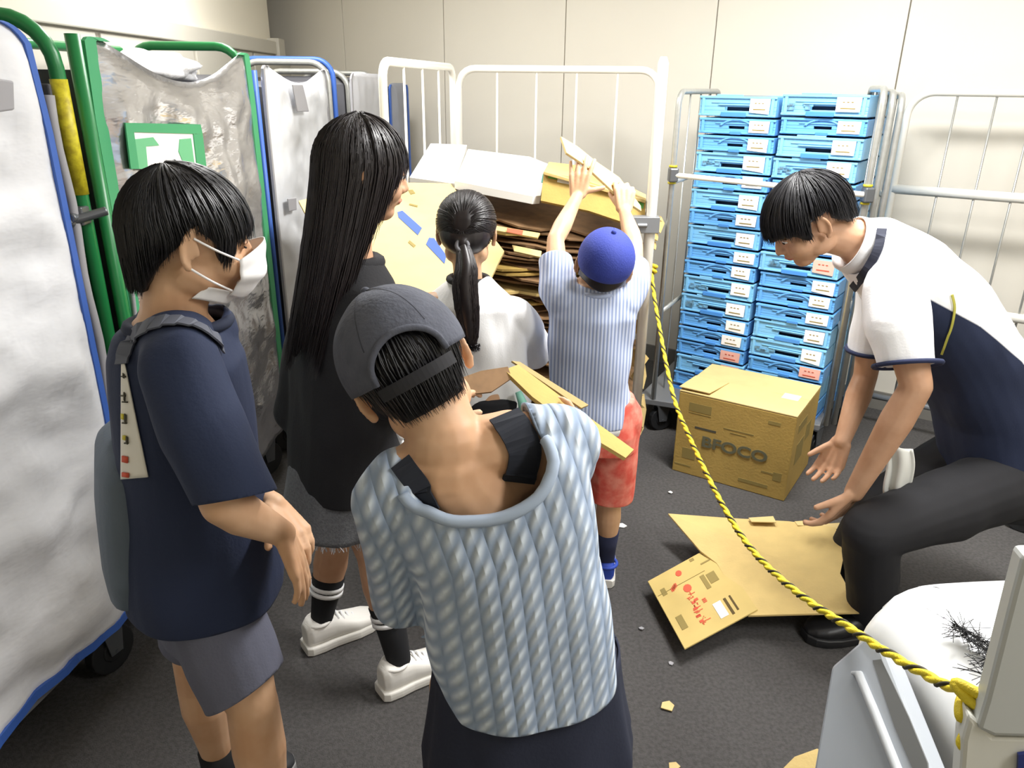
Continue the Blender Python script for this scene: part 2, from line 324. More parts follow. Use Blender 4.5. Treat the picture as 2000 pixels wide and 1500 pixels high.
# sheets in the cage: every sheet a thing; edges ragged
cx, cd = (FR-FL).normalized(), (RL-FL).normalized()
def sheet_mesh(seed, w, dp, t, mt):
    rs = random.Random(seed); b = MB(); nu, nv = 10, 8
    edge = [rs.uniform(-.05, .05) for _ in range(nu+1)]
    def fn(u, v, top):
        x = (u-.5)*w; y = -dp/2+v*dp+(edge[int(round(u*nu))]*(1-v) if v < .5 else 0)
        return V((x, y, nz(x*1.7+seed, y*1.7, seed)*.013+(t if top else 0)))
    k = (nu+1)*(nv+1); vs = [fn(i/nu, j/nv, 1) for j in range(nv+1) for i in range(nu+1)]+[fn(i/nu, j/nv, 0) for j in range(nv+1) for i in range(nu+1)]
    fs = []
    for j in range(nv):
        for i in range(nu):
            a = j*(nu+1)+i; fs.append((a, a+1, a+nu+2, a+nu+1)); fs.append((k+a, k+a+nu+1, k+a+nu+2, k+a+1))
    bd = [i for i in range(nu)]+[j*(nu+1)+nu for j in range(nv)]+[nv*(nu+1)+i for i in range(nu, 0, -1)]+[j*(nu+1) for j in range(nv, 0, -1)]
    for a, c in zip(bd, bd[1:]+bd[:1]): fs.append((a, a+k, c+k, c))
    b.add(vs, fs); me = b.mesh('sheet'); me.materials.append(mt); return me
meshes = [sheet_mesh(s, w, dp, t, mt) for s, w, dp, t, mt in ((1, .92, .9, .007, m_kraft3), (2, .86, .95, .006, m_kraft3), (3, .95, .86, .008, m_kraft3), (4, .8, .92, .01, m_kraft2), (5, .9, .9, .007, m_kraft3), (6, .78, .9, .012, m_kraft))]
ctr = (FR+RL)/2; rs = random.Random(3); z = .185; k = 0
zs = []
while z < 1.1: zs.append(z); z += rs.uniform(.013, .024)
special = {}
for i, z in enumerate(zs):
    mi = rs.choice([0, 1, 2, 4, 0, 1, 2, 4, 3]) if z > .5 else rs.choice([0, 1, 2, 3, 4, 5])
    lab, grp = 'flattened brown cardboard sheet lying in the stack inside the white cage', 'flattened cardboard sheets in the white cage'
    if i == len(zs)-1: lab = 'topmost dark brown cardboard sheet in the white cage, directly under the white cartons'
    if i == 0: lab = 'lowest flattened cardboard sheet, lying on the deck of the white cage'
    if abs(z-.80) < .012 and 'p' not in special: mi = 5; special['p'] = 1; lab, grp = 'thick pale kraft sheet jutting from the cage stack behind the blue-capped boy', None
    o = bpy.data.objects.new('cardboard_sheet', meshes[mi]); COL.objects.link(o); tag(o, lab, 'cardboard', grp)
    f = (z-.185)/.95
    yaw = math.atan2(cx.y, cx.x)+rs.uniform(-.07, .07)
    o.matrix_world = Matrix.Translation(ctr+Zu*(z+.02)+cx*rs.uniform(-.03, .04)+cd*rs.uniform(-.02, .03)) @ Matrix.Rotation(yaw, 4, 'Z') @ Matrix.Rotation(.10*f+rs.uniform(-.012, .012), 4, 'X') @ Matrix.Rotation(.02+.09*f, 4, 'Y')
    if lab.startswith('thick'):
        o.location += cd*-.05
def board(name, polys, t, m, label, n=None, group=None, cat='cardboard', extra=()):
    b = MB()
    for p in polys: b.slab(p, t, n=n)
    o = b.build(name, m, bevel=.0015); tag(o, label, cat, group)
    return o
def marks(parent, name, quads, m, off=.0015, n=None):
    b = MB(); o = None
    for q in quads:
        nn = n or (q[1]-q[0]).cross(q[2]-q[0]).normalized()
        if len(quads) < 10: b = MB()
        b.slab([p+nn*off for p in q], .001, n=nn)
        if len(quads) < 10: o = b.build(name, m, parent)
    if len(quads) >= 10: o = b.build(name, m, parent); o['kind'] = 'stuff'
    return o
vis = lambda n, p: n if n.dot(O-p) > 0 else -n
pw = plane3(P(841, 280, 3.95), P(912, 283, 3.95), P(889, 358, 3.3)); nw = vis(pw[1], pw[0])
board('white_carton', [[PP(*q, pw) for q in [(841, 280), (912, 283), (887, 358), (800, 346)]]], .03, m_wboard, 'smaller white flattened carton on the cage stack by the long-haired girl', nw)
pw = plane3(P(914, 291, 3.85), P(1070, 320, 3.8), P(889, 353, 3.25)); nw = vis(pw[1], pw[0])
o = board('white_carton', [[PP(*q, pw) for q in [(914, 291), (1035, 306), (1070, 320), (1056, 382), (1042, 383), (889, 353)]]], .035, m_wboard, 'large white flattened carton on top of the cage stack', nw)
marks(o, 'printed_mark', [[PP(*q, pw) for q in [(1060, 340), (1066, 341), (1063, 358), (1057, 357)]]], mat('teal ink', '#4fa79a', .7), .002, nw)
marks(o, 'printed_mark', [[PP(*q, pw) for q in [(963, 311), (976, 312), (974, 322), (961, 321)]]], mat('pale ink', '#dcd9cf', .7), .002, nw)
pw = plane3(P(1072, 330, 3.22), P(1258, 395, 3.1), P(1066, 392, 3.15)); nw = vis(pw[1], pw[0])
o = board('kraft_carton', [[PP(*q, pw) for q in [(1062, 336), (1130, 348), (1262, 392), (1258, 448), (1150, 412), (1056, 392)]]], .02, m_kraft2, 'kraft carton front under the raised hands with green and grey print', nw)
marks(o, 'printed_mark', [[PP(*q, pw) for q in [(1072, 338), (1090, 341), (1088, 351), (1070, 348)]], [PP(*q, pw) for q in [(1236, 390), (1258, 398), (1256, 408), (1234, 400)]]], m_inkg, .002, nw)
marks(o, 'label', [[PP(*q, pw) for q in [(1090, 344), (1122, 350), (1120, 362), (1088, 356)]]], mat('grey label', '#d9dad6', .6), .002, nw)
pt = plane3(P(1062, 334, 3.2), P(1262, 390, 3.1), P(1072, 312, 3.7)); nt = vis(pt[1], pt[0])
board('kraft_carton', [[PP(*q, pt) for q in [(1072, 316), (1125, 322), (1190, 345), (1262, 380), (1262, 391), (1062, 335)]]], .012, m_kraft, 'flat kraft carton topping the cage stack behind the boy\'s hands', nt)
# big folded kraft carton leaning across the left front of the cage
pk = plane3(P(583, 392, 3.05), P(880, 358, 3.3), P(985, 492, 2.72)); nk = vis(pk[1], pk[0])
o = board('leaning_carton', [[PP(*q, pk) for q in [(583, 392), (640, 378), (772, 356), (880, 358), (985, 490), (958, 545), (900, 610), (700, 620), (640, 500)]]], .012, m_kraftp, 'large folded kraft carton with blue label bars leaning across the cage front', nk)
marks(o, 'blue_label', [[PP(*q, pk) for q in [(776, 415), (786, 412), (824, 446), (816, 460), (778, 425)]], [PP(*q, pk) for q in [(838, 465), (848, 466), (872, 500), (868, 516), (832, 478)]]], m_inkb, .002, nk)
marks(o, 'printed_mark', [[PP(*q, pk) for q in [(797, 372), (806, 371), (811, 378), (802, 380)]], [PP(*q, pk) for q in [(800, 398), (816, 402), (815, 405), (799, 401)]], [PP(*q, pk) for q in [(800, 470), (812, 480), (808, 484), (797, 474)]]], m_inko, .002, nk)
pk2 = plane3(P(770, 470, 2.98), P(840, 535, 2.8), P(760, 560, 2.85)); nk2 = vis(pk2[1], pk2[0])
o = board('kraft_carton', [[PP(*q, pk2) for q in [(768, 470), (842, 538), (846, 600), (760, 640), (740, 520)]]], .012, m_kraft, 'kraft carton between the long-haired girl and the ponytail girl', nk2)
marks(o, 'printed_mark', [[PP(*q, pk2) for q in [(774, 498), (786, 506), (782, 516), (772, 510)]]], m_inko, .002, nk2)
for q, mm, lab in (([(965, 440, 3.06), (1055, 455, 3.1), (1050, 464, 3.05), (966, 449, 3.0)], m_inkr, 'cardboard sheet with a red printed edge in the cage stack'), ([(1000, 478, 3.05), (1058, 490, 3.0), (1056, 502, 2.97), (1004, 490, 3.0)], m_kraft, 'torn pale kraft flap poking out of the cage stack')):
    pts = [P(*t) for t in q]; o = board('cardboard_flap', [pts], .01, m_kraft if mm is m_inkr else m_kraftp, lab, V((0, -.5, .85)))
    if mm is m_inkr: marks(o, 'red_print', [[P(990, 446, 3.03), P(1022, 451, 3.03), P(1020, 460, 3.0), P(990, 454, 3.0)]], m_inkr, .003, V((0, -.5, .85)))
# ragged scraps around the right post
rs = random.Random(12)
for k, (px, py, s) in enumerate(((1283, 436, .05), (1278, 462, .035), (1276, 480, .03), (1246, 640, .05), (1244, 700, .06), (1250, 735, .07), (1246, 800, .09), (1243, 836, .07))):
    c = P(px, py, 3.1); b = MB(); pts = [c+V((s*.8*math.cos(a)*rs.uniform(.5, 1.1), .2*s*math.sin(a*2), s*math.sin(a)*rs.uniform(.5, 1.1))) for a in [2*math.pi*i/6 for i in range(6)]]
    o = b.slab(pts, .005, n=V((0, -1, 0))).build('cardboard_scrap', m_kraftp if k > 4 else m_kraft); tag(o, 'ragged kraft scrap caught at the right post of the white cage, '+['topmost', 'second from the top', 'third from the top', 'fourth from the top', 'fourth from the bottom', 'third from the bottom', 'second from the bottom', 'lowest'][k], 'cardboard', 'scraps caught at the cage post')

# ---------------------------------------------------------------- cage of blue crates
fl, fr = V((.705, 3.49, 0)), V((1.452, 3.20, 0)); bl, br = V((1.03, 4.1, 0)), V((1.64, 3.76, 0))
kc = empty('roll_cage', (fl+br)/2, 'grey steel roll cage holding two stacks of blue crates', 'cage')
panel(kc, fl, bl, .17, 1.60, .0125, 3, m_tubeg, (.62, 1.22), .004, rc=.06)
panel(kc, bl, br, .17, 1.57, .0125, 5, m_tubeg, (.62, 1.15), .004, 'rear_panel')
panel(kc, fr, br, .17, 1.62, .0135, 3, m_tubeg, (.62, 1.15), .004, rc=.06)
for k in (1, 2): panel(kc, fr+V((.045*k, .015*k, 0)), br+V((.04*k, 0, 0)), .17, 1.62-.012*k, .0135, 2, m_tubeg, (.7, 1.2), .004, name='folded_panel', rc=.06)
b = MB(); a, c = fl+Zu*1.255, fr+Zu*1.215; b.tube([a+V((0, -.02, 0)), c+V((0, -.02, 0))], .012, 10); gb = b.build('gate_bar', m_wtube, kc, smooth=True)
for q in (a, c):
    o = MB().box(q+V((0, -.01, 0)), (.04, .05, .06)).build('latch', m_cast, kc, bevel=.006)
    for dz in (-.036, .036): MB().tube([q+Zu*(dz-.004), q+Zu*(dz+.004)], .019, 12).build('yellow_collar', m_yel, o, smooth=True)
o = MB().box((fl+br)/2+Zu*.155, (.86, .62, .03), ((fr-fl).normalized(), (bl-fl).normalized(), Zu)).build('base', m_steel, kc, bevel=.004)
for q, y in ((fl, .3), (fr, .8), (bl, .5), (br, 1.)): caster(kc, V((q.x, q.y, 0))*.9+((fl+br)/2)*.1, .06, y)
# crates
AL = math.radians(-35.5); ex, ey = V((math.cos(AL), math.sin(AL), 0)), V((-math.sin(AL), math.cos(AL), 0))
m_cb = [mat('crate blue', '#66a9e6', .4, var=.08, vscale=5), mat('crate light blue', '#7fc0ec', .42, var=.10, vscale=5)]
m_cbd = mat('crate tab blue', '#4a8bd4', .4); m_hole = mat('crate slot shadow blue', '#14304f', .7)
m_cl = [mat('white crate card', '#f2f0ee', .6), mat('pink crate card', '#eab3a4', .6)]
m_scuff = mat('scuff grime', '#5c7788', .85, var=.4, vscale=60, col2='#6fb2dc')
CW, CD = .352, .52
def crate_proto(kind):
    h = .0925 if kind == 'A' else .0745; r = empty('plastic_crate', (0, 0, 0))
    b = MB(); t = .012; X, Y = V((1, 0, 0)), V((0, 1, 0))
    hw = .055 if kind == 'A' else .036; hz0, hz1 = (.30, .47) if kind == 'A' else (.36, .52); cx0 = .5
    # front wall in pieces round the slot, other walls, floor, rim
    z0, z1 = .006, h-.004
    b.box((CW*.5, t/2, (z0+hz0*h)/2), (CW-.006, t, hz0*h-z0)); b.box((CW*.5, t/2, (hz1*h+z1)/2), (CW-.006, t, z1-hz1*h))
    L0 = CW*cx0-hw; b.box(((L0+.003)/2, t/2, (hz0+hz1)/2*h), (L0-.003, t, (hz1-hz0)*h)); b.box(((CW-.003+CW*cx0+hw)/2, t/2, (hz0+hz1)/2*h), (CW-.003-CW*cx0-hw, t, (hz1-hz0)*h))
    for xx in (t/2+.003, CW-t/2-.003): b.box((xx, CD/2, h/2), (t, CD-.01, h-.01))
    b.box((CW/2, CD-t/2, h/2), (CW-.006, t, h-.01)); b.box((CW/2, CD/2, .008), (CW-.008, CD-.008, .008))
    for zz, hh, pr, w in ((h-.009, .010, .007, CW), (.010, .009, .005, CW), (h*.66, .005, .004, .24 if kind == 'A' else .2)): b.box((CW/2, -pr/2, zz), (w-.004, pr, hh))
    for sx in (.02, CW-.02): b.box((sx, -.003, h*.5), (.014, .006, h*.8))
    if kind == 'A': b.box((CW*.40, -.004, h-.001), (.12, .006, .008)); b.box((CW*.5, -.004, h*.57), (.17, .007, .006))
    else:
        b.rings([[V((CW/2+q*math.cos(a), y, h*.36+q*.5*math.sin(a))) for a in [math.pi*(.12+.76*i/10) for i in range(11)]] for q, y in ((.082, -.001), (.082, -.007), (.070, -.007), (.070, -.001))], False, False)
    b.build('body', m_cb[0 if kind == 'B' else 1], r, bevel=.0022)
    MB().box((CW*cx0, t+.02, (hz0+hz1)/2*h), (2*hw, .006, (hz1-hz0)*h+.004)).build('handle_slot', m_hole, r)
    if kind == 'A': MB().box((CW*.47, -.0095, .013), (.115, .005, .020)).build('tab', m_cbd, r, bevel=.003)
    else: MB().box((CW*.5, -.0075, .010), (.05, .005, .014)).build('tab', m_cbd, r, bevel=.003)
    return r, h
protos = {}
def place_crate(kind, base, z, card, label, rs, last):
    pr = protos[kind][0]; h = protos[kind][1]
    j = rs.uniform(-.006, .006)
    M = Matrix.Translation(base+Zu*z+ex*j+ey*rs.uniform(-.006, .006)) @ Matrix.Rotation(AL+rs.uniform(-.012, .012), 4, 'Z')
    c = copy_tree(pr, M, label)
    w = .092+rs.uniform(-.008, .004); x0 = CW-.022-w+rs.uniform(-.01, .005); zc = h*.56+rs.uniform(-.004, .004); hh = .056 if kind == 'A' else .048; sl = rs.choice([0, 0, .006, .01])
    b = MB(); b.slab([V((x0, -.0095, zc-hh/2)), V((x0+w, -.0095, zc-hh/2-sl)), V((x0+w+.002, -.0085, zc+hh/2)), V((x0, -.0085, zc+hh/2))], .0012, n=V((0, -1, 0)))
    lc = b.build('label_card', m_cl[card]); lc.parent = c
    b = MB(); b.box((x0+w*.5, -.0104, zc-hh*.26), (w*.62, .0006, .004))
    for q in range(3): b.box((x0+w*(.3+.18*q), -.0104, zc+hh*.18), (w*.10, .0006, .003))
    bc = b.build('barcode', m_inko if card == 0 else m_inkr); bc.parent = lc
    if kind == 'A' and rs.random() < .6:
        b = MB(); x = .03; 
        for q in range(5): xx = x+rs.uniform(0, .09); b.box((xx, -.0052, h*(.45+rs.uniform(-.1, .1))), (rs.uniform(.015, .05), .0008, rs.uniform(.006, .018)))
        g = b.build('scuff', m_scuff); g.parent = c; g['kind'] = 'stuff'
    return c, h
for kd in 'AB': protos[kd] = crate_proto(kd)
ordi = ['topmost', 'second', 'third', 'fourth', 'fifth', 'sixth', 'seventh', 'eighth', 'ninth', 'tenth', 'eleventh', 'twelfth', 'thirteenth', 'fourteenth', 'fifteenth', 'sixteenth', 'lowest']
def stack(pattern, base, pinks, side, ztop, seed):
    rs = random.Random(seed); z = ztop
    for i, kd in enumerate(pattern):
        h = protos[kd][1]; z -= h
        card = 1 if i in pinks else 0
        lab = f'blue crate with {"pink" if card else "white"} card, {ordi[i]}{"" if i in (0, len(pattern)-1) else " from the top"} in the {side} stack'
        c, _ = place_crate(kd, base, z, card, lab, rs, i == 0); c['category'] = 'crate'; c['group'] = 'blue crates in the grey roll cage'
    return z
base = V((.836, 3.65, 0))
zb1 = stack('ABBABABABBAABBBAB', base, (14, 15, 16), 'left', 1.588, 4)
zb2 = stack('ABAABBABABBBAABAB', base+ex*(CW+.012), (8, 14, 15, 16), 'right', 1.60, 9)
for kd in 'AB':
    for ch in list(protos[kd][0].children): bpy.data.objects.remove(ch)
    bpy.data.objects.remove(protos[kd][0])
MB().box(base+ex*CW+ey*.26+Zu*.17, (.72, .52, .028), (ex, ey, Zu)).build('deck', m_cbd, kc)

# ---------------------------------------------------------------- grey cage on the right
pc0 = P(1778, 190, 3.62); R0 = V((pc0.x, pc0.y, 0)); R1 = R0+wd*1.05
rc_ = empty('roll_cage', R0, 'grey steel roll cage with wide rails by the wall behind the stooping man', 'cage')
prp = (R0, wn)
zt = PP(1900, 181, prp).z; zm = PP(1870, 378, prp).z; zl = PP(1990, 622, prp).z
m_railw = mat('bright zinc rail', '#e0ded6', .35, metal=.1)
o = panel(rc_, R0, R1, .17, zt, .0165, 0, m_railw, (), rc=.10)
for z in (zm, zl): MB().tube([R0+Zu*z, R1+Zu*z], .022, 12).build('rail', m_railw, o, smooth=True)
for px in (1868, 1945, 2022, 2100):
    p = PP(px, 200, prp); MB().tube([V((p.x, p.y, .18)), V((p.x, p.y, zt))], .005, 8).build('bar', m_tubeg, o, smooth=True)
r2, r3 = R0+wn*.72+wd*.15, R1+wn*.72
panel(rc_, R1, r3, .17, 1.6, .0165, 3, m_railw, (.6, 1.1))
MB().tube([R0+Zu*.17, R1+Zu*.17], .016, 8).build('base_rail', m_steel, rc_, smooth=True)
cp = PZ(1998, 1005, .07)
caster(rc_, V((cp.x, cp.y, 0)), .07, 2.3); 
for q in (R0, R1): caster(rc_, V((q.x, q.y, 0))+wn*.06, .07, .5)
MB().tube([V((cp.x, cp.y, .16)), V((r3.x, r3.y, .17))], .016, 8).build('front_rail', m_steel, rc_, smooth=True)
# ---------------------------------------------------------------- carton on the floor
def text_mesh(s, size, M, name, m, parent, ext=.0006, sx=1):
    cu_ = bpy.data.curves.new('t', 'FONT'); cu_.body = s; cu_.size = size; cu_.extrude = ext; cu_.align_x = 'CENTER'; cu_.align_y = 'CENTER'; cu_.offset = size*.03
    to = bpy.data.objects.new('t', cu_); COL.objects.link(to); dg = bpy.context.evaluated_depsgraph_get(); me = bpy.data.meshes.new_from_object(to.evaluated_get(dg)); bpy.data.objects.remove(to)
    me.transform(Matrix.Diagonal((sx, 1, 1, 1))); me.transform(M); me.materials.clear(); me.materials.append(m)
    o = bpy.data.objects.new(name, me); COL.objects.link(o)
    if parent: o.parent = parent; o.matrix_parent_inverse = Matrix.Translation(parent.location).inverted()
    return o
bA = V((.731, 3.063, 0)); bx = V((.838, -.546, 0)); by = V((.546, .838, 0)); bw, bd_, bh = .50, .41, .385
bt = empty('carton', bA+bx*bw/2+by*bd_/2, 'closed tan shipping carton standing on the floor before the blue crates', 'box')
def bp(u, v, w): return bA+bx*(u*bw)+by*(v*bd_)+Zu*(w*bh)
MB().box(bp(.5, .5, .5), (bw, bd_, bh), (bx, by, Zu)).build('body', m_kraft2, bt, bevel=.004)
b = MB(); b.slab([bp(0, .0, 1)+Zu*.007, bp(1, 0, 1)+Zu*.006, bp(1, .496, 1)+Zu*.006, bp(.3, .496, 1)+Zu*.010, bp(0, .49, 1)+Zu*.012], .0055, n=Zu); b.build('top_flap', m_kraftp, bt, bevel=.0012)
b = MB(); b.slab([bp(0, .504, 1)+Zu*.010, bp(.55, .50, 1)+Zu*.008, bp(1, .502, 1)+Zu*.006, bp(1, 1, 1)+Zu*.006, bp(0, 1, 1)+Zu*.006], .0055, n=Zu); b.build('top_flap', m_kraftp, bt, bevel=.0012)
b = MB(); b.slab([bp(-.01, .01, 1)+Zu*.022, bp(.26, .02, 1)+Zu*.020, bp(.31, .47, 1)+Zu*.014, bp(.0, .47, 1)+Zu*.015], .005, n=Zu); b.build('torn_flap', m_kraftp, bt, bevel=.0012)
def bq(u0, w0, u1, w1): return [bp(u0, 0, w0), bp(u1, 0, w0), bp(u1, 0, w1), bp(u0, 0, w1)]
nf = -by
Mf = lambda u, w: Matrix.Translation(bp(u, 0, w)+nf*.003) @ Matrix(((bx.x, 0, nf.x, 0), (bx.y, 0, nf.y, 0), (0, 1, 0, 0), (0, 0, 0, 1)))
text_mesh('BFOCO', .068, Mf(.53, .46), 'lettering', mat('stencil ink', '#62614a', .8), bt, sx=1.25)
marks(bt, 'printed_mark', [bq(.10, .80, .30, .90), bq(.10, .775, .30, .785)], m_inko, .001, nf)
marks(bt, 'printed_mark', [bq(.17, .60, .36, .625)], m_ink, .001, nf)
marks(bt, 'printed_mark', [bq(.42, .68, .68, .695), bq(.48, .645, .62, .655), bq(.78, .86, .88, .90), bq(.08, .20, .2, .33), bq(.02, .1, .17, .115), bq(.78, .28, .92, .30), bq(.88, .22, .95, .32), bq(.6, .1, .85, .14)], m_inko, .001, nf)
nr = bx; rq = lambda v0, w0, v1, w1: [bp(1, v0, w0), bp(1, v1, w0), bp(1, v1, w1), bp(1, v0, w1)]
marks(bt, 'printed_mark', [rq(.2, .35, .5, .6), rq(.55, .5, .75, .7), rq(.15, .75, .5, .85)], m_inko, .001, nr)
marks(bt, 'tape_strip', [[bp(.78, .40, 1), bp(.92, .40, 1), bp(.92, .56, 1), bp(.78, .56, 1)]], mat('clear tape', '#efe6c2', .25), .0075, Zu)

# ---------------------------------------------------------------- cardboard on the floor
pts = [PZ(*q) for q in [(1305, 1003, .13), (1430, 1012, .12), (1540, 1018, .13), (1632, 1030, .16), (1648, 1085, .16), (1641, 1120, .15), (1682, 1196, .13), (1560, 1199, .10), (1462, 1202, .085), (1400, 1100, .09), (1368, 1076, .095)]]
fb = MB(); c = sum(pts, V())/len(pts)+Zu*.004; k = len(pts)
vs = pts+[c]+[p-Zu*.006 for p in pts]+[c-Zu*.006]
fb.add(vs, [(i, k, (i+1) % k) for i in range(k)]+[(k+1+(i+1) % k, 2*k+1, k+1+i) for i in range(k)]+[(i, k+1+i, k+1+(i+1) % k, (i+1) % k) for i in range(k)])
fb = fb.build('flattened_carton', m_kraft, smooth=False); tag(fb, 'large blank flattened kraft carton being pressed on the floor by the stooping man', 'cardboard')
for (px, py) in ((1470, 1014), (1560, 1021), (1600, 1027)):
    q = [PZ(px-8, py-3, .136), PZ(px+40, py-6, .14), PZ(px+46, py+6, .146), PZ(px-2, py+5, .141)]
    MB().slab(q, .003, n=Zu).build('torn_edge', m_kraftp, fb)
pp = plane3(PZ(1265, 1135, .055), PZ(1337, 1267, .06), PZ(1480, 1192, .095)); npp = vis(pp[1], pp[0])
pc_ = board('printed_carton', [[PP(*q, pp) for q in [(1265, 1135), (1337, 1267), (1480, 1190), (1394, 1064)]]], .006, mat('printed kraft', '#c9b06c', .75, var=.06, vscale=14), 'small printed kraft carton flap with red marks lying on the floor', npp)
def pu(u, v):   # u along long edge (1265,1135)->(1337,1267), v across
    a, b_, c_, d_ = [PP(*q, pp) for q in [(1265, 1135), (1337, 1267), (1480, 1190), (1394, 1064)]]
    return (a*(1-u)+b_*u)*(1-v)+(d_*(1-u)+c_*u)*v
def blk(u0, v0, u1, v1): return [pu(u0, v0), pu(u1, v0), pu(u1, v1), pu(u0, v1)]
R = random.Random(2)
def dots(u, v, r, k=10): return [[pu(u, v)+(pu(u+.1, v)-pu(u, v))*(r*10*math.cos(a))+(pu(u, v+.1)-pu(u, v))*(r*10*math.sin(a)) for a in [2*math.pi*i/k for i in range(k)]]]
marks(pc_, 'red_print', dots(.12, .39, .042)+dots(.36, .39, .055)+[blk(.22+.012*i, .26-.02*i+.01*j, .27+.012*i, .275-.02*i+.01*j) for i in range(4) for j in (0, 2)], m_inkr, .0015, npp)
glyph = []
for i in range(9):
    u0 = .42+.05*i
    for j in range(4): a, c2_ = R.uniform(0, .03), R.uniform(.30, .40); glyph.append(blk(u0+a, c2_, u0+a+R.choice([.008, .03]), c2_+R.choice([.05, .012])))
glyph += [blk(.58+.02*i, .47, .592+.02*i, .52) for i in range(3)]
marks(pc_, 'red_print', glyph, m_inkr, .0018, npp)
marks(pc_, 'printed_mark', [blk(.30, .60, .50, .66), blk(.32, .68, .46, .80), blk(.15, .70, .17, .84), blk(.62, .08, .80, .16), blk(.20, .08, .30, .14), blk(.02, .60, .06, .66)]+[blk(.26, .02+.0*i, .265, .7) for i in range(1)], m_inko, .0015, npp)
marks(pc_, 'printed_mark', [blk(.70, .70, .92, .735), blk(.70, .78, .90, .805)], mat('brown ink', '#54431f', .8), .0015, npp)
marks(pc_, 'white_sticker', [blk(.70, .55, .90, .66)], m_wboard, .002, npp)

# ---------------------------------------------------------------- yellow and black rope
rp = [(1272, 528), (1278, 580), (1290, 650), (1303, 720), (1320, 790), (1345, 850), (1375, 915), (1405, 975), (1440, 1035), (1478, 1085), (1530, 1135), (1590, 1182), (1650, 1220), (1712, 1262), (1780, 1303), (1840, 1335), (1888, 1357)]
rA, rB = V((.575, 3.0, 0)), V((.615, .80, 0)); rpl = (rA, V(((rB-rA).y, -(rB-rA).x, 0)).normalized())
rpts = [PP(*q, rpl) for q in rp]
def dense(pts, n):
    out = []; m = len(pts)-1
    for i in range(m):
        p0, p1, p2, p3 = pts[max(i-1, 0)], pts[i], pts[i+1], pts[min(i+2, m)]
        for j in range(n):
            t = j/n; out.append(.5*((2*p1)+(p2-p0)*t+(2*p0-5*p1+4*p2-p3)*t*t+(3*p1-p0-3*p2+p3)*t**3))
    return out+[pts[-1]]
rd = dense(rpts, 44); m_rope = mat('yellow rope', '#e8d02e', .55, bump=.3, bscale=300); m_ropeb = mat('black rope fleck', '#3a3522', .7)
rope = empty('rope', rpts[8], 'yellow rope with black flecks sagging from the white cage post to the machine', 'rope')
L = 0; ph = []
for i, p in enumerate(rd): L += (p-rd[i-1]).length if i else 0; ph.append(L)
for k, (rr, off, m) in enumerate(((.0050, .0032, m_rope), (.0050, .0032, m_rope), (.0030, .0060, m_ropeb))):
    pts2 = []
    for i, p in enumerate(rd):
        d = (rd[min(i+1, len(rd)-1)]-rd[max(i-1, 0)]).normalized(); u, w = frame(d); a = ph[i]/.042*2*math.pi*.5+[0, math.pi, math.pi/2][k]
        pts2.append(p+u*off*math.cos(a)+w*off*math.sin(a))
    MB().tube(pts2, rr, 7).build('strand', m, rope, smooth=True)
def knot(c, s, seed):
    rs = random.Random(seed); pts = [c+V((s*math.sin(2*t+.3)*1.0, s*.8*math.cos(3*t), s*math.sin(t)*1.1)) for t in [2*math.pi*i/60 for i in range(61)]]
    return MB().tube(pts, .0075, 8).build('knot', m_rope, rope, smooth=True)
knot(rpts[0]+V((0, -.005, .005)), .018, 1); knot(rpts[-1]+V((.0, -.01, 0)), .017, 2)
e = rpts[-1]; MB().tube(dense([e, e+V((-.012, -.03, -.03)), e+V((-.02, -.04, -.045)), e+V((-.008, -.05, -.055)), e+V((.0, -.05, -.075))], 6), .0055, 8).build('loose_end', m_rope, rope, smooth=True)
MB().tube([rpts[0]+V((0, 0, .01)), rpts[0]+V((-.012, .01, .08)), rpts[0]+V((-.03, .02, .12))], .005, 8).build('hook_loop', m_wtube, rope, smooth=True)

# ---------------------------------------------------------------- white machine at lower right
m_wpl = mat('glossy white plastic', '#eceef0', .22, coat=.3); m_gpl = mat('grey plastic', '#a4a9b0', .38); m_gpl2 = mat('light grey metal', '#b9bcba', .4); m_seam = mat('seam grey', '#87898b', .6)
mc = empty('floor_machine', (.85, .8, 0), 'white and grey floor cleaning machine with a rounded hood at the rope end', 'machine')
ax_ = (V((.14, -1, 0))).normalized(); rx = V((1, .14, 0)).normalized()
def hood(u, v):   # u across left->right, v far->near
    far = V((.665, 1.20, 0)); p = far+ax_*(v*.62)
    W_ = .40; r = .13; top = .755-.0*v
    s = u*(.62+r*1.57+W_)
    if s < .62: q = rx*0+Zu*(top-r-.62+s); l = -.02+.02*(s/.62)
    elif s < .62+r*1.57: a = (s-.62)/r; q = rx*(r-r*math.cos(a))+Zu*(top-r+r*math.sin(a)); l = 0
    else: q = rx*(r+(s-.62-r*1.57))+Zu*(top-.03*((s-.62-r*1.57)/W_)**2); l = 0
    e = min(v, 1)/.08
    if e < 1: q = V((q.x+ (1-e)**2*.03*(1 if u < .6 else 0), q.y, max(q.z-(1-math.sqrt(max(0, 1-(1-e)**2)))*.05, 0.005)))
    return p+q
b = MB().grid(hood, 44, 26); g0 = hood(0, 0)
hd = b.build('hood', m_wpl, mc, smooth=True, solid=.006)
far = [hood(i/44, 0) for i in range(45)]; MB().add(far+[V((p.x, p.y, .01)) for p in far], [(i, i+1, 46+i, 45+i) for i in range(44)]).build('rear_shell', m_wpl, mc)
MB().tube([hood(.66+.05*math.sin(i*.25), .02+i*.04)+Zu*.001 for i in range(22)], .0022, 6).build('hood_seam', m_seam, mc, smooth=True)
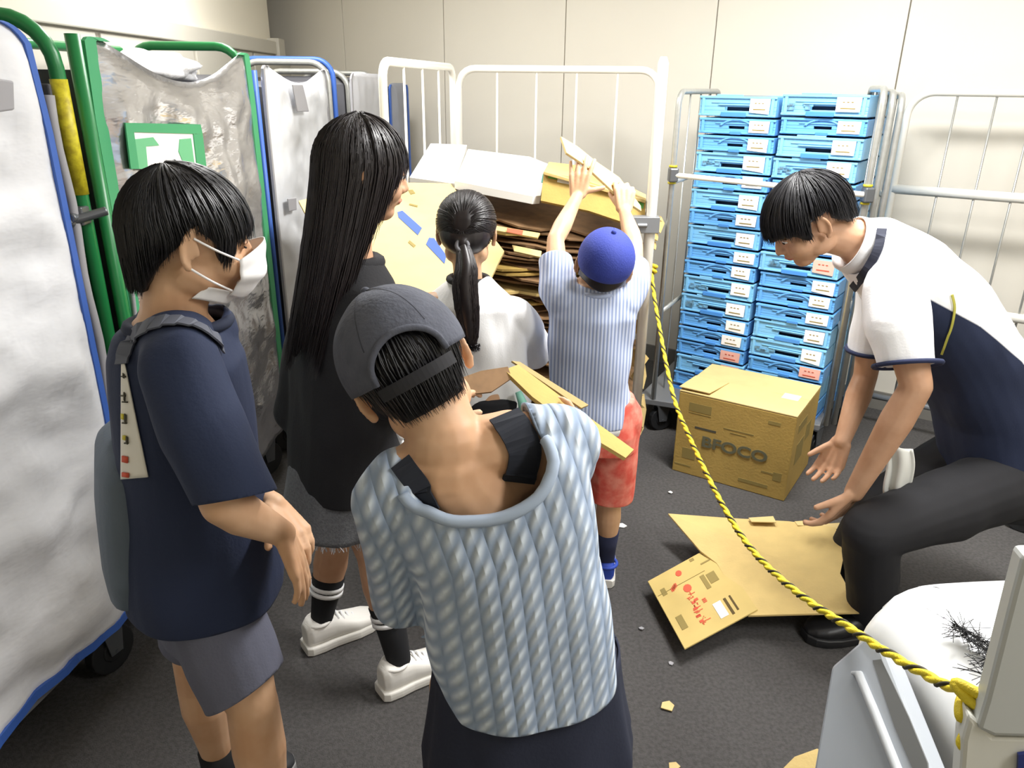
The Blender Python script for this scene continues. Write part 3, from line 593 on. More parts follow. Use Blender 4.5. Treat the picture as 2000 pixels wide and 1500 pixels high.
# grey inclined side panel with rib; the gap's shade is put in as a flat dark slab
pnl = [P(1692, 1243, 1.10), P(1622, 1302, 1.085), P(1590, 1500, .96), P(1575, 1640, .93), P(1850, 1640, .80), P(1808, 1500, .84), P(1740, 1330, 1.0)]
ppn = plane3(pnl[1], pnl[2], pnl[5]); npn = vis(ppn[1], ppn[0])
side = MB().slab([PP(*q, ppn) for q in [(1622, 1300), (1692, 1240), (1722, 1262), (1815, 1500), (1870, 1640), (1560, 1640), (1588, 1500)]], .05, n=npn).build('side_panel', m_gpl, mc, bevel=.008)
MB().tube([PP(*q, ppn)+npn*.004 for q in [(1667, 1316), (1680, 1318), (1710, 1390), (1762, 1520), (1800, 1620)]], [.003, .0075, .008, .008, .008], 10).build('rib', mat('pale rib', '#c3c7cb', .35), side, smooth=True)
MB().slab([PP(*q, ppn)+npn*.0012 for q in [(1705, 1290), (1722, 1288), (1775, 1400), (1812, 1490), (1815, 1540), (1800, 1540), (1748, 1420)]], .003, n=npn).build('gap_shade', mat('dark grey recess', '#6a6b6a', .6), side)
# mast and bracket on the right edge
mp = plane3(P(1990, 1100, .78), P(1905, 1440, .74), P(2060, 1300, .74)); nm = vis(mp[1], mp[0])
MB().slab([PP(*q, mp) for q in [(1998, 1085), (1978, 1160), (1925, 1370), (1908, 1425), (1942, 1440), (2120, 1445), (2160, 1085)]], .04, n=nm).build('mast', m_gpl2, mc, bevel=.006)
MB().slab([PP(*q, mp)+nm*-.004 for q in [(1895, 1400), (1942, 1442), (2120, 1447), (2120, 1640), (1868, 1640), (1882, 1450)]], .045, n=nm).build('lower_cover', mat('off white cover', '#d2d2ca', .4), mc, bevel=.006)
MB().slab([PP(*q, mp)+nm*.003 for q in [(1988, 1472), (2100, 1455), (2100, 1640), (1980, 1640)]], .006, n=nm).build('blue_badge', mat('navy blue', '#1d2c6e', .4), mc)
# black bristles stuck on the hood
bx_ = MB(); rs = random.Random(5); c0 = P(1905, 1265, 1.0)
a0, a1, a2 = P(1855, 1225, 1.06), P(1935, 1262, 1.0), P(1925, 1340, .93)
for k in range(150):
    t = rs.random(); q = a0+(a1-a0)*t if k < 90 else a1+(a2-a1)*t; q = V((q.x, q.y, .765+rs.uniform(-.004, .012)))
    d = V((rs.gauss(-.2, 1), rs.gauss(.3, .8), rs.uniform(-.05, .35))).normalized(); l = rs.uniform(.012, .05)
    bx_.tube([q-d*l, q, q+d*l*.8+V((rs.gauss(0, .008), rs.gauss(0, .008), 0))], .0006, 3)
for k in range(4):
    q0 = V((a0.x, a0.y, .765+.002*k)); bx_.tube([q0, V(((a0+a1).x/2+rs.gauss(0, .004), (a0+a1).y/2, .775)), V((a1.x, a1.y, .772)), V((a2.x, a2.y, .77))], .0007, 4)
o = bx_.build('wire_tuft', m_black); tag(o, 'tangled tuft of thin black wires on the white machine hood', 'wires')

# ---------------------------------------------------------------- small litter and loose board
for px, py, s, m, lab in ((1304, 1379, .022, m_kraftp, 'small tan cardboard crumb on the dark floor below the printed flap'), (1317, 1497, .016, m_kraftp, 'tiny tan crumb on the floor at the lower frame edge'), (1309, 962, .012, m_wboard, 'white paper speck on the floor before the tan carton'), (1214, 1027, .018, m_wboard, 'white paper scrap on the floor beside the boy in red shorts'), (1252, 1228, .01, m_mgrey, 'grey speck on the floor near the printed flap corner'), (1310, 1296, .008, m_mgrey, 'grey speck on the floor under the printed flap')):
    c = PZ(px, py, .003); rs = random.Random(px)
    o = MB().slab([c+V((s*math.cos(a)*rs.uniform(.6, 1.2), s*math.sin(a)*rs.uniform(.6, 1.2), rs.uniform(0, .006))) for a in [math.pi*2*i/5 for i in range(5)]], .003, n=Zu).build('paper_scrap', m); tag(o, lab, 'scrap', None)
bp_ = [PZ(1525, 1505, .12), PZ(1552, 1478, .14), PZ(1596, 1462, .16), PZ(1610, 1470, .16), PZ(1600, 1500, .13), PZ(1560, 1560, .10)]
o = MB().slab(bp_, .008, n=Zu).build('cardboard_piece', m_kraft); tag(o, 'curved strip of kraft board on the floor against the machine side', 'cardboard')
# ================================================================ people toolkit
m_skin = mat('skin', '#d8b08e', .5, spec=.35, sss=.05, var=.05, vscale=12, col2='#cda07c')
m_skin2 = mat('warm skin', '#cda283', .5, spec=.35, sss=.05, var=.07, vscale=10, col2='#bd9070')
m_hair = mat('black hair', '#151419', .42, spec=.5); m_hair2 = mat('dark brown hair', '#1f191b', .40, spec=.55)
m_lip = mat('lip', '#b5695a', .5); m_eyew = mat('eye white', '#e9e6e0', .3); m_iris = mat('dark iris', '#20140e', .2)
m_wso = mat('white shoe sole', '#e4e1da', .5)
m_whitec = mat('white cotton', '#f2f2f3', .85, bump=.06, bscale=200)
def sec(c, lat, dep, n=24, p=2.3):
    out = []
    for i in range(n):
        a = 2*math.pi*i/n; ca, sa = math.cos(a), math.sin(a)
        out.append(c+lat*(math.copysign(abs(ca)**(2/p), ca))+dep*(math.copysign(abs(sa)**(2/p), sa)))
    return out
def fuse(mb, voxel=.0045, smooth=4, name='m'):
    me = mb.mesh(name); o = bpy.data.objects.new('tmp', me); COL.objects.link(o)
    bm = bmesh.new(); bm.from_mesh(me); bmesh.ops.recalc_face_normals(bm, faces=bm.faces); bm.to_mesh(me); bm.free()
    k = o.modifiers.new('r', 'REMESH'); k.mode = 'VOXEL'; k.voxel_size = voxel; k.use_smooth_shade = True
    if smooth: s = o.modifiers.new('s', 'SMOOTH'); s.factor = .5; s.iterations = smooth
    dg = bpy.context.evaluated_depsgraph_get(); me2 = bpy.data.meshes.new_from_object(o.evaluated_get(dg)); bpy.data.objects.remove(o); bpy.data.meshes.remove(me)
    return me2
def skin_obj(me, name, mats, parent, solid=0, cuts=(), disp=None, attr=None):
    bm = bmesh.new(); bm.from_mesh(me)
    if disp:
        bm.normal_update(); mv = [(v, v.normal*disp(v.co, v.normal)) for v in bm.verts]
        for v, d in mv: v.co += d
    for co, no, rad in cuts:
        no = no.normalized(); tip = co+no*.03; bm.faces.ensure_lookup_table()
        seed = min(bm.faces, key=lambda f: (f.calc_center_median()-tip).length_squared); g = {seed}; todo = [seed]
        while todo:
            f = todo.pop()
            for e in f.edges:
                for f2 in e.link_faces:
                    if f2 in g: continue
                    r_ = f2.calc_center_median()-co; a_ = r_.dot(no)
                    if a_ > -.010 and (r_-no*a_).length < rad: g.add(f2); todo.append(f2)
        fs = list(g); g = set(fs)
        for f in fs: g.update(f.edges); g.update(f.verts)
        bmesh.ops.bisect_plane(bm, geom=list(g), plane_co=co, plane_no=no, clear_outer=True, dist=1e-5)
    bv_ = {}
    for e in bm.edges:
        if len(e.link_faces) == 1:
            for a, b in ((e.verts[0], e.verts[1]), (e.verts[1], e.verts[0])): bv_.setdefault(a, []).append(b)
    for it in range(8):
        np_ = {v: (v.co*2+l[0].co+l[1].co)/4 for v, l in bv_.items() if len(l) == 2}
        for v, c in np_.items(): v.co = c
    for f in bm.faces: f.smooth = True
    bm.to_mesh(me); bm.free(); me.name = name
    me.materials.clear()
    for m in (mats if isinstance(mats, (list, tuple)) else [mats]): me.materials.append(m)
    if attr:
        for an, fn in attr.items():
            a = me.attributes.new(an, 'FLOAT_VECTOR', 'POINT'); vals = []
            for v in me.vertices: vals += list(fn(v.co))
            a.data.foreach_set('vector', vals)
    o = bpy.data.objects.new(name, me); COL.objects.link(o)
    if parent: o.parent = parent; o.matrix_parent_inverse = Matrix.Translation(parent.location).inverted()
    if solid: k = o.modifiers.new('s', 'SOLIDIFY'); k.thickness = solid; k.offset = -1
    return o
from mathutils.bvhtree import BVHTree
def bvh_of(o): return BVHTree.FromPolygons([v.co for v in o.data.vertices], [p.vertices for p in o.data.polygons])
def hit(bv, px, py, off=.004):
    r = ray(px, py).normalized(); loc, nrm, i, d = bv.ray_cast(O, r)
    if loc is None: return None
    n = nrm if nrm.dot(r) < 0 else -nrm
    return loc+n*off, n
def ribbon(bv, path, w, name, m, parent, off=.004, th=.003, dn=5):   # strip laid on a surface
    H = [h for h in (hit(bv, *q, off) for q in path) if h]
    P_ = dense([h[0] for h in H], dn); N_ = []
    for i in range(len(P_)): N_.append(H[min(int(round(i/dn)), len(H)-1)][1])
    R = []
    for i, p in enumerate(P_):
        d = (P_[min(i+1, len(P_)-1)]-P_[max(i-1, 0)]).normalized(); s = d.cross(N_[i]).normalized()*w/2
        R.append([p-s, p+s, p+s+N_[i]*th, p-s+N_[i]*th])
    return MB().rings(R).build(name, m, parent, smooth=False)
def patch(bv, quad, nu, nv, name, m, parent, off=.003):   # picture-shaped patch wrapped on a surface
    vs, ok = [], True; last = None
    for j in range(nv+1):
        for i in range(nu+1):
            u, v = i/nu, j/nv
            q = [(quad[0][k]*(1-u)+quad[1][k]*u)*(1-v)+(quad[3][k]*(1-u)+quad[2][k]*u)*v for k in (0, 1)]
            h = hit(bv, *q, off); last = h[0] if h else last; vs.append(last)
    if any(v is None for v in vs): return None
    return MB().add(vs, [(j*(nu+1)+i, j*(nu+1)+i+1, (j+1)*(nu+1)+i+1, (j+1)*(nu+1)+i) for j in range(nv) for i in range(nu)]).build(name, m, parent, smooth=True, solid=.002)
def folds(amp, seed, sx=6, sz=2.2, axis=None):
    def f(co, no): 
        a = co.x*.8+co.y*.6
        return amp*(nz(a*sx+seed, co.z*sz+a*1.5, seed, 1.6)+.5*nz(co.x*9+seed, co.y*9, co.z*5+seed, 1.5))
    return f
class Head:
    def __init__(s, c, fwd, up, k=1):
        s.c = V(c); s.f = V(fwd).normalized(); s.u = (V(up)-s.f*V(up).dot(s.f)).normalized(); s.r = s.f.cross(s.u).normalized(); s.k = k
    def w(s, x, y, z): return s.c+s.r*(x*s.k)+s.f*(y*s.k)+s.u*(z*s.k)
    def ax(s): return (s.r, s.f, s.u)
    def el(s, mb, c, r): mb.ball(s.w(*c), tuple(q*s.k for q in r), 18, 12, s.ax())
    def blobs(s, mb, ears=True):
        E = s.el
        E(mb, (0, -.014, .028), (.074, .092, .082)); E(mb, (0, .026, -.03), (.060, .062, .074)); E(mb, (0, .046, -.086), (.031, .031, .024))
        for q in (-1, 1):
            E(mb, (q*.034, .050, -.034), (.030, .034, .032)); E(mb, (q*.045, .0, -.062), (.022, .04, .03))
            E(mb, (q*.031, .072, .003), (.0155, .0135, .0105))
        E(mb, (0, .072, .026), (.052, .018, .014)); E(mb, (0, .078, -.058), (.022, .013, .012)); E(mb, (0, .083, -.053), (.018, .008, .005)); E(mb, (0, .082, -.064), (.015, .008, .006))
        mb.limb([(s.w(0, .080, .012), .007*s.k), (s.w(0, .092, -.012), .008*s.k), (s.w(0, .098, -.030), .0105*s.k)])
        for q in (-1, 1): E(mb, (q*.011, .089, -.034), (.009, .010, .008))
        if ears:
            for q in (-1, 1):
                pts = [(q*(.076+.010*math.sin(min(t, 1)*math.pi*.9)+.004), -.006-.019*math.sin(t*math.pi*.95)-.006*t+.008, .030-.068*t+.004*math.sin(t*6)) for t in [i/9 for i in range(10)]]
                mb.limb([(s.w(*p), (.0052+.0016*(i == 9))*s.k) for i, p in enumerate(pts)], 8)
                mb.limb([(s.w(q*.078, .004, .028), .0055*s.k), (s.w(*pts[0]), .0052*s.k)], 8)
                E(mb, (q*.080, -.006, -.002), (.0045, .014, .028)); E(mb, (q*.078, .004, -.012), (.007, .006, .010)); E(mb, (q*.080, -.010, -.036), (.0055, .008, .009))
    def eyes(s, parent, gaze=(0, 1, -.4), closed=False):
        for q in (-1, 1):
            e = MB().ball(s.w(q*.031, .0765, .002), .0105*s.k, 14, 10).build('eye', m_eyew, parent, smooth=True)
            MB().ball(s.w(q*.031+gaze[0]*.004, .0845-(.006 if closed else 0), .001+gaze[2]*.006), (.0052*s.k, .0035*s.k, .0052*s.k), 12, 8, s.ax()).build('iris', m_iris, e, smooth=True)
            if closed:
                e.data.materials[0] = m_skin2; e.children[0].scale = (1, 1, 1)
                MB().tube([s.w(q*.031+.014*math.cos(a), .0855-.004*abs(math.cos(a))**2, -.001-.004*math.sin(a)) for a in [math.pi*i/8 for i in range(9)]], .0014, 6).build('eyelashes', m_hair, parent, smooth=True)
            R = [[s.w(q*.031+(.0165*math.cos(a)), .0780+.009*math.sin(a)*q*0-.006*abs(math.cos(a))**2+d, .0085+dz-.004*abs(math.cos(a))) for d, dz in ((.009, .002), (.010, -.002), (.004, -.001), (.004, .003))] for a in [math.pi*i/8 for i in range(9)]]
            MB().rings(R).build('eyelid', m_skin2, parent, smooth=True)
            R = [[s.w(q*(.014+.036*t), .088-.014*t*t+d, .028+.006*math.sin(t*3)+dz) for d, dz in ((.0, .002), (.003, 0), (0, -.003))] for t in [i/6 for i in range(7)]]
            MB().rings(R).build('eyebrow', m_hair, parent, smooth=True)
        R = [[s.w(-.019+.038*t, .0905-.010*(2*t-1)**2+d, -.0585+dz+.002*math.cos((2*t-1)*3)) for d, dz in ((0, .003), (.0025, .001), (.002, -.002), (0, -.004))] for t in [i/8 for i in range(9)]]
        MB().rings(R).build('lips', m_lip, parent, smooth=True)
def hand(mb, wr, d, n, side, L=.155, curl=(.35, .35, .4, .45), spread=.10, thumb=(.8, .5, .15), tcurl=.3):
    d = V(d).normalized(); n = V(n); n = (n-d*n.dot(d)).normalized(); t = d.cross(n)*(1 if side == 'R' else -1); wr = V(wr)
    pw = .21*L; pl = .50*L
    offs = [1.0, .36, -.30, -.92]; lens = [.42, .47, .43, .34]
    base = wr+d*(.04*L)
    for o, ln, cu_ in zip(offs, lens, curl):
        k = wr+d*(pl*(1.0-.05*abs(o)-(.06 if o < -.5 else 0)))+t*(o*pw)
        mb.limb([(base+t*(o*pw*.55), .085*L), (k, .066*L)], 10)
        fd = (d+t*(o*spread)).normalized(); ax = fd.cross(n).normalized(); p = k; ang = 0; r = .060*L if o > -.5 else .053*L
        for q, fr in enumerate((.46, .30, .24)):
            ang = cu_*(q+.7 if q else .7)*1.0 if q == 0 else ang+cu_
            dd = fd*math.cos(ang)+n*math.sin(ang); p2 = p+dd*(ln*L*fr)
            mb.limb([(p, r), (p2, r*.90)], 10); p = p2; r *= .92
    b0 = wr+d*(.12*L)+t*(.13*L)+n*.01*L; td = (t*thumb[0]+d*thumb[1]+n*thumb[2]).normalized(); p = b0; r = .078*L
    for q, fr in enumerate((.17, .16, .13)):
        p2 = p+td*(fr*L); mb.limb([(p, r), (p2, r*.88)], 10); p = p2; r *= .86
        td = (td+d*tcurl*.6+n*tcurl*.5).normalized()
    mb.ball(wr+d*.05*L, .105*L)
    return mb
def hairdo(parent, hd, cut, rad=(.088, .106, .098), cz=.022, n=700, seed=1, crown=-.25, m=None, tuck=None, name='hair', rr=.0011, steps=9, jit=.004, base=True, azr=None, clump=0, rag=.012):
    rs = random.Random(seed); m = m or m_hair; k = hd.k
    Zc = (V((0, crown, 1))).normalized()     # whorl direction in head coordinates (x right, y fwd, z up)
    Xc = V((1, 0, 0)); Yc = Zc.cross(Xc)*-1; Yc = Yc if Yc.y > 0 else -Yc
    def path(az, out=0, ext=0, t0=.03):
        e = [] ; zc = cut(az)-ext; prev = None
        dirs = []
        T = 2.2; N = 26
        for i in range(N+1):
            t = t0+(T-t0)*i/N
            v = Xc*(math.sin(t)*math.sin(az))+Yc*(math.sin(t)*math.cos(az))+Zc*math.cos(t)
            p = V((v.x*(rad[0]+out), v.y*(rad[1]+out)-.012, v.z*(rad[2]+out)+cz))
            if v.z < -.10: break
            if p.z < zc and dirs: break
            dirs.append(p)
        p = dirs[-1].copy()
        if p.z > zc+.002:
            m_ = max(2, int((p.z-zc)/.02)); q0 = p.copy()
            for i in range(1, m_+1):
                f = i/m_; q = V((q0.x, q0.y, q0.z+(zc-q0.z)*f))
                if tuck: q = tuck(q, q0, az, q0.z-q.z)
                dirs.append(q)
        return dirs
    def resample(pp, N):
        L = [0]; 
        for a, b in zip(pp, pp[1:]): L.append(L[-1]+(b-a).length)
        out = []; j = 0
        for i in range(N+1):
            s = L[-1]*i/N
            while j < len(pp)-2 and L[j+1] < s: j += 1
            f = (s-L[j])/max(L[j+1]-L[j], 1e-6); out.append(pp[j].lerp(pp[j+1], min(max(f, 0), 1)))
        return out
    o = None
    if base:
        na = 72; R = [[hd.w(*q) for q in resample(path(2*math.pi*i/na, -.004), 24)] for i in range(na)]
        R.append(R[0]); mb = MB(); mb.rings(R[::-1], False, False); o = mb.build(name, m, parent, smooth=True); s_ = o.modifiers.new('s', 'SOLIDIFY'); s_.thickness = .012*k; s_.offset = -1
    mb = MB()
    for i in range(n):
        az = rs.uniform(*azr) if azr else rs.uniform(0, 2*math.pi)
        if clump: az = round(az*clump)/clump+rs.gauss(0, .02)
        ou = rs.uniform(-.003, jit)*(.4+1.2*abs(nz(az*7, seed))); pp = resample(path(az, ou, rs.uniform(-rag, rag*.85), rs.uniform(.02, .5)), steps)
        da = rs.gauss(0, .0035); pts = []
        for q, p in enumerate(pp):
            f = q/steps; pts.append(hd.w(p.x+da*f+rs.gauss(0, .0006), p.y+rs.gauss(0, .0006)+da*f*.5, p.z))
        mb.tube(pts, [rr*k*(1.5 if q < steps*.7 else 1.5*(1-(q-steps*.7)/(steps*.34))) for q in range(steps+1)], 3, cap=False)
    st = mb.build('hair_strands', m, o or parent, smooth=True); st['kind'] = 'stuff'
    return o
def shoe(parent, heel, d, L, m_up, m_sole, W=None, name='shoe', ank=None, lace=None):
    heel = V(heel); d = V((d[0], d[1], 0)).normalized(); s = V((-d.y, d.x, 0)); W = W or L*.19; mb = MB(); R = []
    prof = [(0, .55, .30), (.06, .78, .36), (.2, .86, .37), (.36, .84, .33), (.5, .90, .26), (.66, 1.0, .20), (.82, .95, .165), (.93, .72, .13), (1.0, .32, .08)]
    for x, w, h in prof:
        c = heel+d*(x*L)+Zu*(.03+h*L*.5-.01); R.append(sec(c, s*(W*w), Zu*(h*L*.5), 20, 2.6))
    mb.rings(R); me = fuse(mb, .004, 3); cutc = heel+d*(.17*L)+Zu*(.345*L+.012)
    o = skin_obj(me, name, m_up, parent)
    R = [sec(heel+d*(x*L*1.03-.006)+Zu*.016, s*(W*(w+.10)), Zu*.016, 20, 6) for x, w, h in prof]; MB().rings(R).build('sole', m_sole, o, smooth=False, bevel=.003)
    c = heel+d*(.19*L)+Zu*(.37*L+.006); MB().tube(arc(c, d, s, .036, 0, 2*math.pi, 18), .006, 8, cap=False).build('collar', m_up, o, smooth=True)
    if lace:
        for i in range(4):
            c = heel+d*((.42+.075*i)*L)+Zu*(.03+(.305-.045*i)*L-.004); MB().tube([c-s*W*.5-Zu*.012, c+Zu*.004, c+s*W*.5-Zu*.012], .0035, 6).build('lace', lace, o, smooth=True)
    return o
def sockm(name, col, stripes=(), ztop=0):
    return mat(name, col, .85)
def hem_ring(c, n, r, m, parent, name='hem', rr=.003): 
    u, w = frame(V(n)); return MB().tube(arc(V(c), u, w, r, 0, 2*math.pi, 28), rr, 6, cap=False).build(name, m, parent, smooth=True)
def mth(nt, op, a, b=None, c=None):
    n = nt.nodes.new('ShaderNodeMath'); n.operation = op
    for i, x in enumerate((a, b, c)):
        if x is None: continue
        if isinstance(x, (int, float)): n.inputs[i].default_value = x
        else: nt.links.new(x, n.inputs[i])
    return n.outputs[0]
def knit_mat(name, dark, light, pu_, pv, cable=True, bump=.5, dist=.004, lw=.5):
    m = mat(name, dark, .9); nt = m.node_tree; N, L = nt.nodes, nt.links; b = N['Principled BSDF']
    a = N.new('ShaderNodeAttribute'); a.attribute_name = 'k'; sp = N.new('ShaderNodeSeparateXYZ'); L.new(a.outputs['Vector'], sp.inputs[0])
    u = mth(nt, 'DIVIDE', sp.outputs[0], pu_); v = mth(nt, 'DIVIDE', sp.outputs[1], pv)
    fu = mth(nt, 'FRACT', u); c = mth(nt, 'ABSOLUTE', mth(nt, 'SUBTRACT', fu, .5))
    rib = mth(nt, 'SUBTRACT', 1, mth(nt, 'MULTIPLY', c, 2))                       # 1 on the cable ridge
    if cable:
        dg = mth(nt, 'SINE', mth(nt, 'MULTIPLY', mth(nt, 'ADD', v, mth(nt, 'MULTIPLY', fu, 1.1)), 6.2832))
        h = mth(nt, 'MULTIPLY', mth(nt, 'POWER', rib, .8), mth(nt, 'ADD', .60, mth(nt, 'MULTIPLY', dg, .40)))
    else: h = mth(nt, 'POWER', rib, 1.0)
    mr = N.new('ShaderNodeMapRange'); mr.inputs[1].default_value = .1; mr.inputs[2].default_value = .75; L.new(h, mr.inputs[0])
    mx = N.new('ShaderNodeMix'); mx.data_type = 'RGBA'; mx.inputs[6].default_value = lin(dark); mx.inputs[7].default_value = lin(light)
    L.new(mr.outputs[0], mx.inputs[0]); L.new(mx.outputs[2], b.inputs['Base Color'])
    bp_n = N.new('ShaderNodeBump'); bp_n.inputs['Strength'].default_value = bump; bp_n.inputs['Distance'].default_value = dist; L.new(h, bp_n.inputs['Height']); L.new(bp_n.outputs[0], b.inputs['Normal'])
    return m
def person(loc, label): 
    return empty('person', (loc[0], loc[1], 0), label, 'person')
def arm_blobs(mb, sh, el, wr, s): mb.limb([(sh, .042*s), (sh.lerp(el, .35), .040*s), (el, .031*s), (el.lerp(wr, .3), .034*s), (wr, .0215*s)], 14)
def leg_blobs(mb, hp, kn, an, s): 
    mb.limb([(hp, .078*s), (hp.lerp(kn, .5), .066*s), (kn, .047*s)], 16)
    bk = kn.lerp(an, .28); mb.limb([(kn, .047*s), (bk, .051*s), (kn.lerp(an, .6), .040*s), (an, .030*s)], 16)
# ================================================================ boy with the mask (left)
def build_masked_boy():
    s = 1.0; fw = V((.88, .47, 0)); rt = V((.47, -.88, 0))
    h = Head(P(376, 462, 1.22), (.90, .40, -.16), (.14, .05, 1), .93)
    shR, elR, wrR = P(350, 712, 1.07), P(432, 985, 0.98), P(553, 1042, 1.06)
    ctr = P(345, 690, 1.2); shL = ctr-(shR-ctr)*.9; elL = P(460, 960, 1.33); wrL = P(535, 985, 1.19)
    pel = P(402, 1120, 1.21); hpR, hpL = pel+rt*.075-Zu*.03, pel-rt*.075-Zu*.03
    knR, knL = P(492, 1370, 1.10), P(388, 1330, 1.33); anR = V((knR.x-.01, knR.y+.03, .09)); anL = V((knL.x+.005, knL.y+.02, .09))
    r = person((pel.x, pel.y), 'person with white face mask, navy T-shirt and grey shorts, hands clasped in front')
    mb = MB(); h.blobs(mb); nb = P(338, 632, 1.2)
    mb.limb([(h.w(0, -.022, -.05), .052), (nb, .052)], 16); mb.limb([(nb, .055), (ctr, .085), (pel+Zu*.15, .09), (pel, .082)], 16); mb.limb([(shL, .045), (ctr, .06), (shR, .045)], 14)
    arm_blobs(mb, shR, elR, wrR, 1.0); arm_blobs(mb, shL, elL, wrL, 1.0)
    hand(mb, wrR, V((.25, .06, -1)), V((-.8, -.1, -.15)), 'R', .15, (.10, .14, .18, .24), .05, (.45, .8, .3), .1)
    hand(mb, wrL, V((.65, -.55, -.45)), V((-.2, -.3, -1)), 'L', .15, (.35, .4, .45, .5), .05, (.5, .7, .2), .2)
    leg_blobs(mb, hpR, knR, anR, 1.0); leg_blobs(mb, hpL, knL, anL, 1.0)
    skin_obj(fuse(mb, .0042, 4), 'body', m_skin, r); h.eyes(r, (0, 1, -.7), True)
    # shirt
    m_navy = mat('navy cotton', '#1d2844', .85, bump=.08, bscale=180)
    mb = MB(); S_ = []
    for px, py, a, b in ((338, 618, .062, .070), (336, 648, .092, .115), (345, 690, .108, .145), (354, 770, .114, .150), (364, 880, .120, .152), (378, 980, .126, .156), (390, 1060, .136, .166), (398, 1110, .142, .170), (402, 1150, .140, .170)):
        S_.append(sec(P(px, py, 1.21), rt*b, fw*a, 28, 2.25))
    mb.rings(S_); slR = P(464, 970, .985); mb.limb([(shR+Zu*-.005, .062), (shR.lerp(slR, .5)+V((-.005, 0, 0)), .066), (slR, .060), (slR+(slR-shR).normalized()*.05, .058)], 18)
    nkp = P(338, 640, 1.2); mb.limb([(nkp+rt*.03, .062), (shR.lerp(nkp, .45), .060), (shR, .060)], 18); mb.limb([(nkp+fw*.045-Zu*.015, .058), (nkp-rt*.03, .062), (shL.lerp(nkp, .45), .060), (shL, .058)], 18); slL = shL.lerp(elL, .95); mb.limb([(shL, .06), (slL, .058)], 16)
    cuts = [(P(339, 632, 1.2), V((.18, .08, 1)), .072), (V((P(400, 1120, 1.21).x, 1.21, .722)), V((.02, 0, -1)), .30), (slR, (slR-shR).normalized()+V((-.25, 0, -.1)), .085)]
    sh = skin_obj(fuse(mb, .006, 7), 'tshirt', m_navy, r, .004, cuts, folds(.010, 3, 6, 2))
    bv = bvh_of(sh)
    c = P(340, 631, 1.2); MB().tube(arc(c+fw*.008, fw*1.12, rt, .070, 0, 2*math.pi, 24), .010, 8, cap=False).build('collar', mat('navy rib', '#161f36', .85), sh, smooth=True)
    m_strap = mat('dark grey strap', '#565a66', .7)
    ribbon(bv, [(243, 712), (250, 682), (266, 658), (288, 642), (312, 634), (338, 631), (364, 634), (388, 642), (410, 656), (428, 676)], .030, 'bag_strap', m_strap, r, .004)
    bag = MB(); R = [sec(P(px, py, 1.22)+fw*-.0, rt*.15*w, fw*.045*w, 20, 3) for px, py, w in ((238, 850, .6), (236, 880, .95), (240, 960, 1.05), (250, 1060, 1.05), (256, 1110, .95), (258, 1130, .6))]
    bag.rings(R); skin_obj(fuse(bag, .006, 4), 'backpack', mat('slate bag', '#5a6674', .7, bump=.1, bscale=150), r)
    # white back print with small marks
    pr = patch(bv, [(241, 705), (246, 705), (292, 930), (240, 935)], 10, 24, 'back_print', mat('white print', '#e9e6dc', .7), r, .003)
    q = lambda x, y, w, hh, col: patch(bv, [(x, y), (x+w, y+hh*.15), (x+w, y+hh), (x, y+hh*.85)], 2, 2, 'print_mark', col, pr or r, .0062)
    for x, y, w, hh, col in ((244, 735, 8, 3, m_ink), (247, 730, 2, 10, m_ink), (243, 770, 9, 3, m_ink), (249, 764, 2, 18, m_ink), (246, 782, 10, 3, m_ink), (244, 806, 5, 12, m_yel), (250, 806, 3, 18, m_ink), (246, 823, 8, 3, m_ink), (247, 848, 6, 10, m_yel), (253, 850, 3, 16, m_ink), (250, 862, 7, 3, m_ink), (246, 888, 10, 14, m_inkr), (246, 920, 12, 10, m_inkr)): q(x, y, w, hh, col)
    # shorts
    m_sh = mat('slate jersey', '#5e6070', .85, bump=.1, bscale=200); mb = MB()
    mb.rings([sec(pel+Zu*.08, rt*.12, fw*.095), sec(pel-Zu*.02, rt*.14, fw*.10), sec(pel-Zu*.1, rt*.14, fw*.10)])
    for hp, kn, e in ((hpR, knR, .80), (hpL, knL, .62)): t = hp.lerp(kn, e); mb.limb([(hp, .084), (hp.lerp(kn, .5), .084), (t, .080), (t+(kn-hp).normalized()*.04, .08)], 18)
    cuts = [(hpR.lerp(knR, .83), (knR-hpR).normalized()+V((.15, 0, .15)), .12), (hpL.lerp(knL, .58), (knL-hpL).normalized(), .10)]
    skin_obj(fuse(mb, .006, 5), 'shorts', m_sh, r, .004, cuts, folds(.004, 8, 6, 2))
    for an in (anR, anL): 
        so = MB().tube([V((an.x, an.y, .02)), V((an.x, an.y, .15))], [.038, .044], 14).build('sock', mat('black sock', '#17181c', .85), r, smooth=True)
        shoe(r, V((an.x, an.y, 0))-fw*.05, fw, .22, mat('black mesh shoe', '#26272b', .7), mat('grey sole', '#8c8c8c', .6), lace=m_mgrey)
    # hair
    def cut(az):
        a = abs((az+math.pi) % (2*math.pi)-math.pi)
        if a < .75: return .020-.012*(a/.75)
        if a < 1.15: return .008-.045*math.sin((a-.75)/.4*math.pi)
        if a < 1.45: return .008+.022*((a-1.15)/.3)
        if a < 1.85: return .030-.05*((a-1.45)/.4)
        return -.02-.075*min((a-1.85)/.6, 1)
    hairdo(r, h, cut, rad=(.087, .106, .106), cz=.014, n=2600, seed=3, crown=-.35, jit=.006, tuck=lambda q, q0, az, d: V((q0.x*(1-d*2.0), q0.y*(1-d*(1.6 if q0.y < 0 else 1.0)), q.z)))
    # mask
    m_mask = mat('mask white', '#fbfbfc', .7); mb = MB(); f = lambda a, z, o=0: h.w((.062+o)*math.sin(a)*(1-.35*max(0, -z-.05)/.05), .018+(.094+o-.03*max(0, (-z-.055)/.05))*math.cos(a)-.004*math.cos(a), z)
